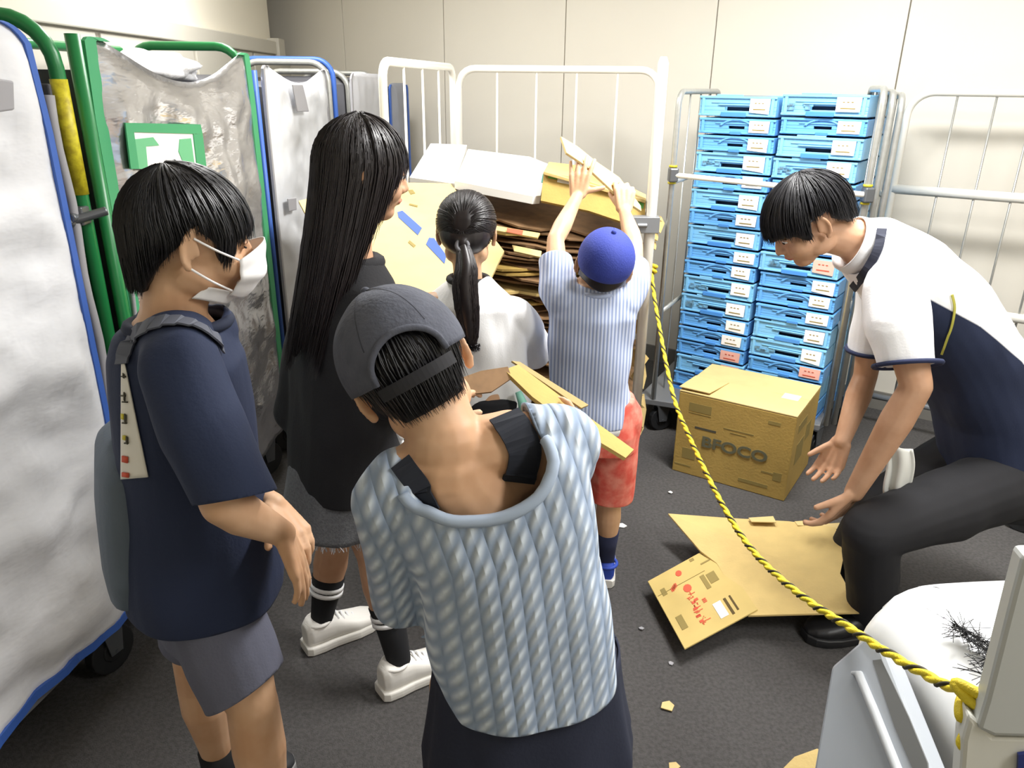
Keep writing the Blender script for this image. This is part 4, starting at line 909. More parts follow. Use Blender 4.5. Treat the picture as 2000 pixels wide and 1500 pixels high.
    def mk(u, v):
        a = -1.0+2.0*u; z = -.012-.088*v+.022*(1-abs(2*u-1)**1.5)*(1-v); pin = 1-.25*abs(2*u-1)**3
        z = -.055+(z+.055)*pin
        return f(a, z, .010+.006*math.sin(v*math.pi)+.0012*math.sin(v*16))
    mk_o = MB().grid(mk, 30, 20).build('face_mask', m_mask, r, smooth=True, solid=.002)
    def fl(u, v):
        a = -1.35+2.7*u; return h.w(.060*math.sin(a), .004+.078*math.cos(a)-.022*v, -.092-.022*v+.02*abs(math.sin(a))**2)
    MB().grid(fl, 20, 6).build('mask_fold', m_mask, mk_o, smooth=True, solid=.002)
    for q in (-1, 1):
        for z0, z1, y1 in ((-.024, .012, -.002), (-.088, -.038, -.006)):
            p0 = f(q*1.02, z0*.9, .012); p1 = h.w(q*.084, y1, z1); mid_ = (p0+p1)/2+h.r*(q*.010)
            MB().tube(dense([p0, mid_, p1], 8), .0019, 6).build('ear_loop', m_mask, mk_o, smooth=True)
build_masked_boy()

# ================================================================ long-haired girl
def build_long_hair():
    fw = V((.80, .60, 0)); rt = V((.60, -.80, 0))
    h = Head(P(712, 335, 1.85), (.93, .36, -.12), (.02, 0, 1), 1.02)
    nb = P(690, 500, 1.86); ctr = P(683, 590, 1.87); pel = P(660, 880, 1.88)
    shL, shR = ctr-rt*.155, ctr+rt*.155; elL, elR = P(582, 800, 1.93), P(770, 770, 1.75)
    wrL, wrR = elL+V((.17, .13, .07)), elR+V((.04, .22, .02))
    hpL, hpR = pel-rt*.085, pel+rt*.085
    knL, knR = P(652, 1060, 1.93), P(732, 1085, 1.78); anL, anR = V((-.572, 1.89, .1)), V((-.312, 1.712, .1))
    r = person((pel.x, pel.y), 'person with very long straight black hair, black sweatshirt and grey denim skirt')
    mb = MB(); h.blobs(mb); mb.limb([(h.w(0, -.022, -.05), .046), (nb, .046)], 16); mb.limb([(nb, .05), (ctr, .085), (pel+Zu*.18, .085), (pel, .11)], 16); mb.limb([(shL, .045), (ctr, .06), (shR, .045)], 14)
    arm_blobs(mb, shL, elL, wrL, 1); arm_blobs(mb, shR, elR, wrR, 1)
    hand(mb, wrL, fw+Zu*.2, V((.5, -.6, -.3)), 'L', .16); hand(mb, wrR, fw, V((-.5, .6, -.3)), 'R', .16)
    leg_blobs(mb, hpL, knL, anL, 1.02); leg_blobs(mb, hpR, knR, anR, 1.06)
    skin_obj(fuse(mb, .0045, 4), 'body', m_skin2, r); h.eyes(r)
    m_bk = mat('black fleece', '#19191d', .9, bump=.1, bscale=150)
    mb = MB(); mb.rings([sec(P(px, py, Y), rt*b, fw*a, 26, 2.3) for px, py, Y, b, a in ((690, 505, 1.86, .07, .065), (686, 545, 1.86, .13, .095), (682, 600, 1.87, .175, .118), (676, 700, 1.87, .18, .125), (672, 800, 1.87, .18, .13), (668, 880, 1.88, .182, .135), (666, 930, 1.88, .178, .132), (666, 965, 1.88, .17, .13))])
    for sh_, el_, wr_ in ((shL, elL, wrL), (shR, elR, wrR)): mb.limb([(sh_, .065), (sh_.lerp(el_, .5), .07), (el_, .068), (el_.lerp(wr_, .75), .056), (wr_, .045)], 18)
    top = skin_obj(fuse(mb, .006, 7), 'sweatshirt', m_bk, r, .005, [(P(666, 934, 1.88), V((0, 0, -1)), .26), (P(690, 512, 1.86), Zu, .07)], folds(.013, 21, 5, 2.4))
    c = P(690, 512, 1.86); MB().tube(arc(c, fw, rt, .062, 0, 2*math.pi, 20), .018, 10, cap=False).build('hood', m_bk, top, smooth=True)
    cd_ = MB().tube([P(778, 845, 1.70), P(787, 870, 1.69), P(784, 900, 1.68)], .006, 8).build('drawstring', m_whitec, top, smooth=True); MB().tube([P(784, 895, 1.68), P(783, 910, 1.68)], .012, 8).build('toggle', m_whitec, cd_, smooth=True); MB().ball(P(784, 853, 1.69), .009).build('toggle', m_whitec, cd_, smooth=True)
    m_dn = mat('grey denim', '#6e7074', .9, var=.3, vscale=160, bump=.3, bscale=300); m_fr = mat('frayed thread', '#b4b5b8', .9)
    def skirt(u, v):
        a = 2*math.pi*u; z0 = P(666, 905, 1.88).z+.02; zb = P(660, 1003, 1.86).z
        k = .93+.17*v+.05*v*math.sin(a*7+1)+.03*v*math.sin(a*11)
        c = P(664, 905, 1.88)*(1-v)+P(660, 1003, 1.88)*v
        return V((c.x, c.y, z0+(zb-z0)*v+.008*math.sin(a*3)*v))+rt*(.178*k*math.cos(a))+fw*(.135*k*math.sin(a))
    sk = MB().grid(skirt, 96, 14).build('skirt', m_dn, r, smooth=True, solid=.004)
    rs = random.Random(4); b = MB()
    for i in range(260): p = skirt(rs.random(), 1); b.tube([p+Zu*.004, p+V((rs.gauss(0, .004), rs.gauss(0, .004), -rs.uniform(.008, .02)))], .0009, 3)
    fr_ = b.build('frayed_hem', m_fr, sk); fr_['kind'] = 'stuff'
    m_sk = mat('black knit sock', '#141519', .9); m_ws = mat('white shoe leather', '#efece6', .45)
    for kn, an, d in ((knL, anL, V((.8, .6, 0))), (knR, anR, V((.80, .6, 0)))):
        top_ = an.lerp(kn, .56 if an is anL else .54); D = (kn-an).normalized(); L_ = (top_-an).length
        so = MB().tube([an-Zu*.05+d*.01, an, an.lerp(top_, .5), top_], [.028, .034, .041, .050], 20).build('sock', m_sk, r, smooth=True)
        for t in (.030, .048): p = top_-D*t; MB().tube([p-D*.0058, p+D*.0058], .0505, 24).build('stripe', m_whitec, so, smooth=True)
        shoe(r, V((an.x, an.y, 0))-d*.06, d, .245, m_ws, m_wso, lace=m_whitec)
    # hair
    def tuck(q, q0, az, d):
        f = min(d/.5, 1); bx = -.10*f**1.2
        return V((q0.x*(1.0+.10*math.sin(f*2.2))-.02*f, q0.y*(1-.45*f)+bx, q.z))
    def cut(az):
        a = abs((az+math.pi) % (2*math.pi)-math.pi)
        if a < .55: return .03
        if a < 1.0: return .03-.13*((a-.55)/.45)
        if a < 1.5: return -.10-.32*((a-1.0)/.5)
        return -.42-.03*math.sin(az*5)
    hairdo(r, h, cut, rad=(.087, .106, .104), cz=.018, n=3000, seed=5, crown=-.1, m=m_hair2, steps=14, tuck=tuck, jit=.008, rr=.0012, rag=.05)
build_long_hair()

# ================================================================ ponytail girl in white
def build_ponytail():
    fw = V((.10, .99, 0)); rt = V((.99, -.10, 0))
    h = Head(P(912, 452, 2.22), (.06, .97, -.25), (0, .1, 1), .96)
    ctr = P(915, 600, 2.22); nb = P(915, 555, 2.22); pel = P(955, 820, 2.2)
    shL, shR = ctr-rt*.135, ctr+rt*.135; elL, elR = P(835, 690, 2.36), P(1045, 690, 2.36); wrL, wrR = elL+V((.06, .16, .03)), elR+V((-.03, .17, .03))
    hpL, hpR = pel-rt*.075, pel+rt*.075; knL, knR = V((hpL.x-.01, hpL.y+.02, .33)), V((hpR.x+.01, hpR.y+.02, .33)); anL, anR = V((knL.x, knL.y-.02, .09)), V((knR.x, knR.y-.02, .09))
    r = person((pel.x, pel.y), 'person with low black ponytail and loose white T-shirt, facing the white cage')
    mb = MB(); h.blobs(mb); mb.limb([(h.w(0, -.022, -.05), .043), (nb, .043)], 16); mb.limb([(nb, .045), (ctr, .075), (pel+Zu*.15, .08), (pel, .095)], 16); mb.limb([(shL, .04), (ctr, .055), (shR, .04)], 14)
    arm_blobs(mb, shL, elL, wrL, .88); arm_blobs(mb, shR, elR, wrR, .88); hand(mb, wrL, fw+Zu*.1, V((.6, 0, -.6)), 'L', .135); hand(mb, wrR, fw+Zu*.1, V((-.6, 0, -.6)), 'R', .135)
    leg_blobs(mb, hpL, knL, anL, .9); leg_blobs(mb, hpR, knR, anR, .9)
    skin_obj(fuse(mb, .0045, 4), 'body', m_skin, r); h.eyes(r)
    mb = MB(); mb.rings([sec(P(px, py, 2.22), rt*b, fw*a, 26, 2.3) for px, py, b, a in ((915, 540, .055, .055), (917, 560, .095, .075), (920, 592, .15, .10), (928, 650, .155, .11), (942, 720, .150, .115), (952, 780, .14, .112), (958, 822, .125, .105), (960, 850, .11, .095))])
    for sh_, sx_, el_ in ((shL, -1, elL), (shR, 1, elR)):
        e = sh_.lerp(el_, .80)+Zu*-.02; mb.limb([(sh_+Zu*-.015, .056), (sh_.lerp(e, .5)+rt*sx_*.018, .068), (e+rt*sx_*.008, .072), (e+(e-sh_)*.3, .066)], 18)
    eR = shR.lerp(elR, .84)+Zu*-.02; eL = shL.lerp(elL, .84)+Zu*-.02
    t = skin_obj(fuse(mb, .006, 5), 'tshirt', m_whitec, r, .004, [(P(915, 550, 2.22), V((0, .2, 1)), .06), (eR, (eR-shR).normalized(), .11), (eL, (eL-shL).normalized(), .11), (P(960, 836, 2.22), V((0, 0, -1)), .2)], folds(.022, 31, 7, 4))
    MB().tube(arc(P(915, 547, 2.22)+Zu*.004, fw, rt, .058, 0, 2*math.pi, 24), .010, 10, cap=False).build('collar', mat('black rib', '#1b1b1e', .85), t, smooth=True)
    m_pt = mat('black trousers', '#1c1d22', .85); mb = MB(); mb.rings([sec(pel+Zu*.1, rt*.12, fw*.09), sec(pel-Zu*.05, rt*.135, fw*.10), sec(pel-Zu*.1, rt*.13, fw*.1)])
    for a, b, c in ((hpL, knL, anL), (hpR, knR, anR)): mb.limb([(a, .08), (b, .062), (c, .055)], 16)
    skin_obj(fuse(mb, .007, 4), 'trousers', m_pt, r, 0, (), folds(.004, 5))
    for an in (anL, anR): shoe(r, V((an.x, an.y, 0))-fw*.05, fw, .20, mat('navy canvas', '#27304d', .8), m_wso)
    st = MB().tube([P(1012, 765, 2.10), P(1020, 785, 2.09), P(1017, 803, 2.09)], [.010, .014, .006], 10).build('mint_tag', mat('mint plastic', '#8fd0bd', .5), r, smooth=True)
    # pulled-back hair and ponytail
    tie = h.w(0, -.100, -.040); mb = MB(); h.el(mb, (0, -.016, .026), (.090, .106, .094)); h.el(mb, (0, -.05, -.012), (.078, .064, .064)); mb.limb([(h.w(0, -.085, -.028), .026), (tie, .018)])
    hb = skin_obj(fuse(mb, .005, 4), 'hair', m_hair2, r, 0, [(h.w(0, .066, 0), h.f*1+h.u*-.55, .09), ])
    rs = random.Random(8); b = MB()
    for i in range(900):
        az = rs.uniform(0, 2*math.pi); a0 = rs.uniform(.9, 2.6)   # ring of starts around the tie direction
        q0 = V((math.sin(a0)*math.sin(az), -math.cos(a0), math.sin(a0)*math.cos(az))); pts = []
        for k in range(9):
            f = k/8; a = a0*(1-f)**1.0; q = V((math.sin(a)*math.sin(az), -math.cos(a), math.sin(a)*math.cos(az)))
            p = V((q.x*.0915, q.y*.1075-.016, q.z*.096+.026)); 
            tl = V((0, -.100, -.040)); w = max(0, (f-.55)/.45)**1.5; p = p.lerp(tl, w)
            pts.append(p)
        if min(p.z for p in pts[:6]) < -.075 or (pts[0].y > .045 and pts[0].z < .055) : continue
        b.tube([h.w(*p) for p in pts], .0011, 3, cap=False)
    o = b.build('hair_strands', m_hair2, hb, smooth=True); o['kind'] = 'stuff'
    MB().tube(arc(tie+V((0, -.012, -.006)), V((1, 0, 0)), V((0, .5, .86)), .016, 0, 2*math.pi, 16), .006, 8, cap=False).build('hair_tie', mat('grey elastic', '#6b6b70', .7), hb, smooth=True)
    path_ = dense([tie, P(911, 520, 2.08), P(908, 555, 2.07), P(912, 600, 2.07), P(918, 650, 2.085), P(921, 678, 2.09)], 8); rad = [.014, .028, .034, .033, .024, .006]
    rr_ = [rad[min(int(i/8), 4)]*(1-(i % 8)/8)+rad[min(int(i/8)+1, 5)]*((i % 8)/8) for i in range(len(path_))]
    pn = MB().tube(path_, [q*.72 for q in rr_], 16).build('ponytail', m_hair2, hb, smooth=True)
    b = MB()
    for i in range(700):
        a = rs.uniform(0, 2*math.pi); pts = []
        for k, p in enumerate(path_):
            if k % 3 == 0 or k == len(path_)-1: pts.append(p+V((math.cos(a), .6*math.sin(a), 0))*(rr_[k]*rs.uniform(.85, 1.04)+.001)+V((0, 0, rs.uniform(-.01, .01)*(k/len(path_)))))
        b.tube(pts, .0013, 3, cap=False)
    o = b.build('ponytail_strands', m_hair2, hb, smooth=True); o['kind'] = 'stuff'
build_ponytail()
# ================================================================ boy in the blue cap
def build_cap_boy():
    fw = V((.06, .998, 0)); rt = V((.998, -.06, 0))
    h = Head(P(1180, 517, 2.14), (.12, .90, .34), (.14, -.40, .90), .90)
    ctr = P(1158, 590, 2.16); nb = P(1168, 565, 2.15); pel = P(1166, 800, 2.17)
    shL, shR = P(1088, 560, 2.19), P(1232, 556, 2.19); elL, elR = P(1085, 468, 2.32), P(1239, 478, 2.33); wrL, wrR = P(1128, 383, 2.50), P(1219, 412, 2.50)
    hpL, hpR = pel-rt*.065-Zu*.02, pel+rt*.065-Zu*.02
    anR = V((.335, 2.235, .085)); anL = V((.270, 2.42, .085)); knR = P(1190, 975, 2.19); knL = V((.225, 2.36, .34))
    r = person((pel.x, pel.y), 'person in royal blue cap, pale striped shirt and red shorts, arms raised at the cage')
    mb = MB(); h.blobs(mb); mb.limb([(h.w(0, -.022, -.05), .043), (nb, .043)], 16); mb.limb([(nb, .045), (ctr, .078), (pel+Zu*.13, .085), (pel, .092)], 16); mb.limb([(shL, .04), (ctr, .06), (shR, .04)], 14)
    arm_blobs(mb, shL, elL, wrL, .86); arm_blobs(mb, shR, elR, wrR, .86)
    hand(mb, wrL, V((.10, .30, 1)), V((.15, 1, -.25)), 'L', .142, (.22, .20, .20, .16), .20, (1.0, .25, .1), .1)
    hand(mb, wrR, V((.05, .45, 1)), V((-.1, 1, -.4)), 'R', .142, (.75, .8, .85, .9), .03, (.45, .7, .5), .4)
    leg_blobs(mb, hpR, knR, anR, .84); leg_blobs(mb, hpL, knL, anL, .84)
    skin_obj(fuse(mb, .004, 3), 'body', m_skin, r); h.eyes(r, (0, 1, .2))
    kk = lambda co: ((co-pel).dot(rt), (co-pel).z, 0)
    m_kn = knit_mat('pale blue ribbed knit', '#8b9bc4', '#ccd6ec', .0105, .02, False, .35, .003)
    mb = MB(); mb.rings([sec(P(px, py, Y), rt*b, fw*a, 26, 2.3) for px, py, Y, b, a in ((1170, 552, 2.15, .058, .06), (1168, 572, 2.155, .088, .076), (1158, 612, 2.16, .130, .098), (1150, 670, 2.165, .126, .106), (1149, 740, 2.17, .122, .112), (1155, 790, 2.17, .122, .116), (1158, 818, 2.17, .124, .118), (1160, 840, 2.17, .120, .112))])
    slL, slR = shL.lerp(elL, .52), shR.lerp(elR, .45)
    mb.limb([(ctr-rt*.075+Zu*.005, .066), (shL+Zu*-.005, .056), (slL, .052), (slL+(slL-shL)*.6, .05)], 18); mb.limb([(ctr+rt*.075, .064), (shR+Zu*-.005, .054), (slR, .050), (slR+(slR-shR)*.6, .048)], 18)
    sh = skin_obj(fuse(mb, .0055, 6), 'shirt', m_kn, r, .004, [(P(1170, 563, 2.15), V((.05, .05, 1)), .06), (slL, (slL-shL), .085), (slR, (slR-shR), .085), (P(1158, 812, 2.17), V((0, 0, -1)), .2)], folds(.010, 41, 6, 7), {'k': kk})
    MB().tube(arc(P(1170, 566, 2.15)+Zu*-.002, rt, fw, .064, 0, 2*math.pi, 24), .009, 8, cap=False).build('collar', mat('pale blue rib', '#b4c1df', .9), sh, smooth=True)
    MB().rings([sec(P(1158, 806, 2.17), rt*.123, fw*.117, 26), sec(P(1159, 823, 2.17), rt*.124, fw*.118, 26)], cap=False).build('undershirt_hem', m_whitec, sh, smooth=True, solid=.004)
    m_red = mat('coral print cotton', '#dd5a4c', .85, var=.5, vscale=26, col2='#e88b78', bump=.08, bscale=80); mb = MB()
    mb.rings([sec(pel+Zu*.05, rt*.115, fw*.10), sec(pel-Zu*.06, rt*.132, fw*.115), sec(pel-Zu*.12, rt*.13, fw*.11)])
    for a, b, e in ((hpR, knR, .93), (hpL, knL, .95)):
        t = a.lerp(b, e); mb.limb([(a, .078), (a.lerp(b, .5), .078), (t, .076), (t+(b-a).normalized()*.04, .076)], 18)
    skin_obj(fuse(mb, .0055, 4), 'shorts', m_red, r, .004, [(hpR.lerp(knR, .95), knR-hpR, .10), (hpL.lerp(knL, .97), knL-hpL, .10)], folds(.006, 51, 9, 6))
    m_ns = mat('navy sock', '#1e2440', .9); m_bs = mat('blue canvas shoe', '#2946a8', .7)
    for an, kn in ((anR, knR), (anL, knL)):
        D = (kn-an).normalized(); MB().tube([an-Zu*.05, an, an+D*.06, an+D*.13], [.031, .029, .033, .040], 18).build('sock', m_ns, r, smooth=True)
        shoe(r, V((an.x, an.y, 0))-V((.06, .99, 0))*.045, V((.10, .99, 0)), .19, m_bs, m_wso)
    # cap: dome, panel seams, button, brim
    m_cap = mat('royal blue twill', '#34429c', .8, bump=.15, bscale=240); mb = MB()
    def dome(u, v):
        a = 2*math.pi*u; t = .02+1.88*v; z = math.cos(t)
        return h.w(.088*math.sin(t)*math.sin(a), -.012+.104*math.sin(t)*math.cos(a), .030+.094*z+(.006 if t > 1.6 else 0))
    cp_ = MB().grid(dome, 48, 22).build('cap', m_cap, r, smooth=True, solid=.004)
    MB().ball(h.w(0, -.012, .127), .0075).build('button', m_cap, cp_, smooth=True)
    for k in range(6): MB().tube([dome(k/6+1/12, v/14)+(dome(k/6+1/12, v/14)-h.w(0, -.012, .03)).normalized()*.0008 for v in range(15)], .0014, 5).build('seam', mat('dark blue seam', '#27337c', .85), cp_, smooth=True)
    MB().grid(lambda u, v: h.w((u-.5)*.15*(1-.35*v*v), .088+.075*v*math.sqrt(max(0, 1-(2*u-1)**2*.75)), .022-.012*v-.03*(2*u-1)**2), 18, 8).build('brim', m_cap, cp_, smooth=True, solid=.004)
    MB().grid(lambda u, v: h.w(*[(.077*math.sin(1.9+2.48*u)), -.012+.091*math.cos(1.9+2.48*u), .004-.030*v+.006*math.sin(u*math.pi*3)*v]), 40, 6).build('nape_hair', m_hair2, r, smooth=True, solid=.006)
build_cap_boy()
# cardboard strip in the blue-capped boy's hands
pl_ = plane3(P(1098, 267, 2.60), P(1252, 410, 2.58), P(1195, 330, 2.72)); n_ = vis(pl_[1], pl_[0])
o = board('cardboard_strip', [[PP(*q, pl_) for q in [(1096, 266), (1128, 285), (1162, 313), (1210, 346), (1252, 402), (1253, 412), (1205, 380), (1143, 322), (1107, 298)]]], .008, m_kraftp, 'folded kraft strip held up by the blue-capped boy', n_)

# ================================================================ child in the grey cap (foreground)
def build_foreground():
    shL, shR = P(752, 985, .98), P(1090, 862, 1.04)
    rt = (shR-shL).normalized(); nb = P(872, 868, 1.0); ctr = P(915, 960, 1.05); pel = P(1020, 1300, 1.04)
    rt0 = V((rt.x, rt.y, 0)).normalized(); fw = V((-rt0.y, rt0.x, 0))
    h = Head(P(800, 722, 1.07), (-.18, .90, -.34), (-.46, .10, .86), 1.0)
    elL, elR = P(800, 1120, 1.16), P(1078, 915, 1.28); wrL, wrR = P(848, 832, 1.38), P(1098, 895, 1.43)
    hpL, hpR = pel-rt0*.085-Zu*.03, pel+rt0*.085-Zu*.03; knL, knR = V((hpL.x-.01, hpL.y+.03, .38)), V((hpR.x+.01, hpR.y+.03, .38)); anL, anR = V((knL.x, knL.y-.02, .09)), V((knR.x, knR.y-.02, .09))
    r = person((pel.x, pel.y), 'person in dark grey cap and pale blue cable-knit top, nearest the viewer, holding cardboard')
    mb = MB(); h.blobs(mb); mb.limb([(h.w(0, -.028, -.04), .058), (h.w(0, -.03, -.075), .053), (nb, .056)], 18); mb.limb([(nb, .058), (ctr, .088), (pel+Zu*.2, .09), (pel, .10)], 16)
    mb.limb([(nb+Zu*-.02, .052), (shL.lerp(nb, .45), .052), (shL, .040)], 14); mb.limb([(nb+Zu*-.02, .052), (shR.lerp(nb, .45), .050), (shR, .040)], 14); mb.limb([(shL, .045), (ctr, .08), (shR, .045)], 14)
    mb.limb([(P(880, 920, 1.0), .07), (P(930, 985, 1.01), .08)], 14)
    arm_blobs(mb, shL, elL, wrL, .95); arm_blobs(mb, shR, elR, wrR, .95); hand(mb, wrL, P(893, 752, 1.46)-wrL, V((.3, .3, -.9)), 'L', .15, (.5, .55, .6, .65)); hand(mb, wrR, P(1120, 828, 1.47)-wrR, V((-.9, .2, .3)), 'R', .15, (.5, .55, .6, .65))
    leg_blobs(mb, hpL, knL, anL, 1); leg_blobs(mb, hpR, knR, anR, 1)
    skin_obj(fuse(mb, .0042, 5), 'body', m_skin, r); h.eyes(r)
    ax_d = (pel-ctr).normalized()
    kk = lambda co: ((co-ctr).dot(rt)+.18*max(0, (co-ctr).dot(ax_d)-.05), (co-ctr).dot(ax_d), 0)
    m_cab = knit_mat('pale blue cable knit', '#93a4bd', '#d3deea', .031, .030, True, .9, .008)
    # top: drapes from a wide boat neck; sleeves are loose bell shapes
    lat = lambda px0, py0, px1, py1, Y0_, Y1_: (P(px0, py0, Y0_), P(px1, py1, Y1_))
    rows = [((770, 935), (1110, 812), .085, .085), ((742, 975), (1136, 850), .112, .045), ((762, 1050), (1146, 950), .132, .0), ((800, 1120), (1150, 1050), .138, 0), ((820, 1190), (1172, 1130), .142, 0), ((828, 1260), (1186, 1205), .146, 0), ((846, 1335), (1188, 1275), .148, 0), ((860, 1385), (1188, 1330), .148, 0)]
    mb = MB(); R = []
    for (a, b, dep, up_) in rows:
        A, B = P(*a, 1.0), P(*b, 1.04); c = (A+B)/2; R.append(sec(c+fw*.0, (B-A)/2, fw*dep, 30, 2.4))
    mb.rings(R)
    cuffL = P(792, 1172, 1.08); mb.limb([(shL+Zu*-.005, .054), (P(775, 1075, 1.03), .064), (cuffL, .060), (cuffL+V((.01, .02, -.05)), .060)], 18)
    mb.limb([(nb.lerp(shL, .66), .060), (shL, .056)], 16); mb.limb([(nb.lerp(shR, .66), .060), (shR, .060)], 16)
    mb.limb([(shR+Zu*-.0, .066), (P(1082, 905, 1.14), .064), (P(1072, 915, 1.25), .056)], 18)
    nk_c, nk_n = P(915, 930, 1.03), None
    top = fuse(mb, .0055, 8)
    A, B = P(722, 950, 1.0), P(1140, 800, 1.05); C_ = P(915, 968, .95)
    pl0 = plane3(A, C_, B); nn = pl0[1] if pl0[1].z > 0 else -pl0[1]
    # boat neck: keep the shoulders, scoop the middle by an ellipsoid cut
    bm = bmesh.new(); bm.from_mesh(top); e_c = P(926, 888, 1.01); e_r = rt*.128; 
    def inside(co):
        d = co-e_c; x = d.dot(rt)/.100; z = d.dot(ax_d)/.056; return x*x+z*z
    for it in range(2):
        es = [e for e in bm.edges if (inside(e.verts[0].co)-1)*(inside(e.verts[1].co)-1) < 0]
        if it == 0: bmesh.ops.subdivide_edges(bm, edges=es, cuts=1)
    bmesh.ops.delete(bm, geom=[v for v in bm.verts if inside(v.co) < 1 or ((v.co-e_c).dot(ax_d) < -.01 and abs((v.co-e_c).dot(rt)) < .092)], context='VERTS'); bm.to_mesh(top); bm.free()
    hemc = P(1022, 1335, .99); hemn = (ax_d+V((-.12, 0, 0))).normalized()
    t = skin_obj(top, 'knit_top', m_cab, r, .006, [(hemc, hemn, .32), (cuffL, V((.1, .3, -1)), .09)], folds(.012, 61, 5, 3), {'k': kk})
    # neck binding along the scoop
    bvt = bvh_of(t); bvb = None
    pts = []
    for i in range(33):
        a = math.pi*i/32; p = e_c-rt*(.103*math.cos(a))+ax_d*(.059*math.sin(a)); loc, no, ix, d = bvt.find_nearest(p+V((0, -.06, .01))); pts.append(loc)
    pts = [(pts[max(i-1, 0)]+pts[i]*2+pts[min(i+1, 32)])/4 for i in range(33)]
    MB().tube(pts, .009, 8).build('neck_binding', mat('pale blue knit band', '#a9b8cd', .9), t, smooth=True)
    # dark vest straps
    body = [c for c in r.children if c.name.startswith('body')][0]; bvb = bvh_of(body); m_vest = mat('black vest', '#20242f', .85)
    ribbon(bvb, [(985, 815), (1005, 840), (1022, 875), (1020, 905), (1010, 940)], .050, 'vest_strap', m_vest, r, .004, .003)
    ribbon(bvb, [(785, 905), (800, 925), (816, 945), (832, 968), (845, 990)], .032, 'vest_strap', m_vest, r, .004, .003)
    # wide trousers
    m_tr = mat('navy twill', '#1e2336', .85, bump=.08, bscale=160)
    def tr(u, v):
        a = 2*math.pi*u; A, B = P(862, 1300, 1.0), P(1195, 1245, 1.04); c0 = (A+B)/2; zf = .16
        c = V((c0.x+.02*v, c0.y+.0*v, c0.z+(zf-c0.z)*v)); k = 1+.26*min(v*3, 1)+.10*v
        w = (.143+.014*(1-v)**6)*k*(1+.035*v**.5*math.sin(a*9+1)+.02*math.sin(a*17)*v**.5); d = .118*k*(1+.04*v**.5*math.sin(a*9+1))
        return c+rt0*(w*math.cos(a))+fw*(d*math.sin(a))
    MB().grid(tr, 120, 24).build('trousers', m_tr, r, smooth=True, solid=.004)
    MB().tube(arc(tr(0, 0)*.5+tr(.5, 0)*.5, rt0*1.2, fw, .117, 0, 2*math.pi, 32), .012, 8, cap=False).build('waistband', m_tr, r, smooth=True)
    for an in (anL, anR): shoe(r, V((an.x, an.y, 0))-fw*.05, fw, .215, mat('black canvas', '#1d1d20', .8), m_wso)
    # cap with rear opening
    m_cp = mat('charcoal washed cotton', '#565965', .9, var=.18, vscale=30, bump=.2, bscale=160)
    def dome(u, v):
        a = 2*math.pi*u; t = .02+1.72*v; ab = abs((a+math.pi) % (2*math.pi)-math.pi); back = math.pi-ab
        if back < .62: tmax = 1.74-.50*math.sqrt(max(0, 1-(back/.62)**2)); t = .02+(tmax-.02)*v
        k = 1.0+.03*nz(math.cos(a)*2, math.sin(a)*2, v*2+3)
        return h.w(.095*k*math.sin(t)*math.sin(a), -.014+.116*k*math.sin(t)*math.cos(a), .022+.108*math.cos(t)*k)
    cp_ = MB().grid(dome, 96, 26).build('cap', m_cp, r, smooth=True, solid=.004)
    for k in range(6): MB().tube([dome(k/6+1/12, v/16)+(dome(k/6+1/12, v/16)-h.w(0, -.014, .02)).normalized()*.001 for v in range(15)], .0016, 5).build('seam', mat('cap seam', '#3a3c46', .9), cp_, smooth=True)
    MB().ball(h.w(0, -.014, .131), .008).build('button', m_cp, cp_, smooth=True)
    edge = [dome(.5-.62/(2*math.pi)+1.24/(2*math.pi)*i/30, 1) for i in range(31)]; MB().tube(edge, .005, 8).build('opening_edge', m_cp, cp_, smooth=True)
    strap_ = [h.w(.094*math.sin(a), -.014+.114*math.cos(a), .004-.024) for a in [math.pi-.66+1.32*i/16 for i in range(17)]]
    MB().rings([[p, p+h.u*.018, p+h.u*.018-h.f*.004, p-h.f*.004] for p in strap_]).build('back_strap', mat('black strap', '#222227', .8), cp_)
    MB().grid(lambda u, v: h.w((u-.5)*.16*(1-.35*v*v), .094+.078*v*math.sqrt(max(0, 1-(2*u-1)**2*.75)), .016-.012*v-.03*(2*u-1)**2), 18, 8).build('brim', m_cp, cp_, smooth=True, solid=.004)
    def cut(az):
        a = abs((az+math.pi) % (2*math.pi)-math.pi)
        if a < 1.3: return .02
        if a < 1.75: return .02-.02*((a-1.3)/.45)
        return -.0-.062*min((a-1.75)/.55, 1)
    hairdo(r, h, cut, rad=(.083, .102, .092), cz=.022, n=1100, seed=12, crown=-.3, jit=.004, tuck=lambda q, q0, az, d: V((q0.x*(1-d*2.6), q0.y*(1-d*2.0), q.z)))
build_foreground()
# folded cardboard in the foreground child's hands
pa = plane3(P(985, 722, 1.50), P(1235, 882, 1.40), P(1012, 708, 1.56)); na = vis(pa[1], pa[0])
cbx = [PP(*q, pa) for q in [(985, 722), (1012, 712), (1130, 800), (1238, 878), (1222, 894), (1110, 826), (1040, 775)]]
fcb = MB().slab(cbx, .008, n=na).build('folded_cardboard', m_kraft2); tag(fcb, 'long folded kraft board held before the child in the grey cap', 'cardboard')
pb = plane3(P(985, 720, 1.50), P(1000, 735, 1.49), P(900, 760, 1.44)); nb_ = vis(pb[1], pb[0])
MB().slab([PP(*q, pb) for q in [(992, 716), (1000, 738), (960, 765), (915, 770), (900, 738), (940, 724)]], .006, n=nb_).build('end_flap', m_kraft3, fcb)  # flap lies in shadow; that darkness is put into its browner board colour
MB().slab([PP(*q, pa)-na*.001 for q in [(1000, 704), (1016, 706), (1150, 790), (1136, 796), (1012, 712)]], .004, n=na).build('side_flap', mat('shade kraft', '#a08a58', .8), fcb)

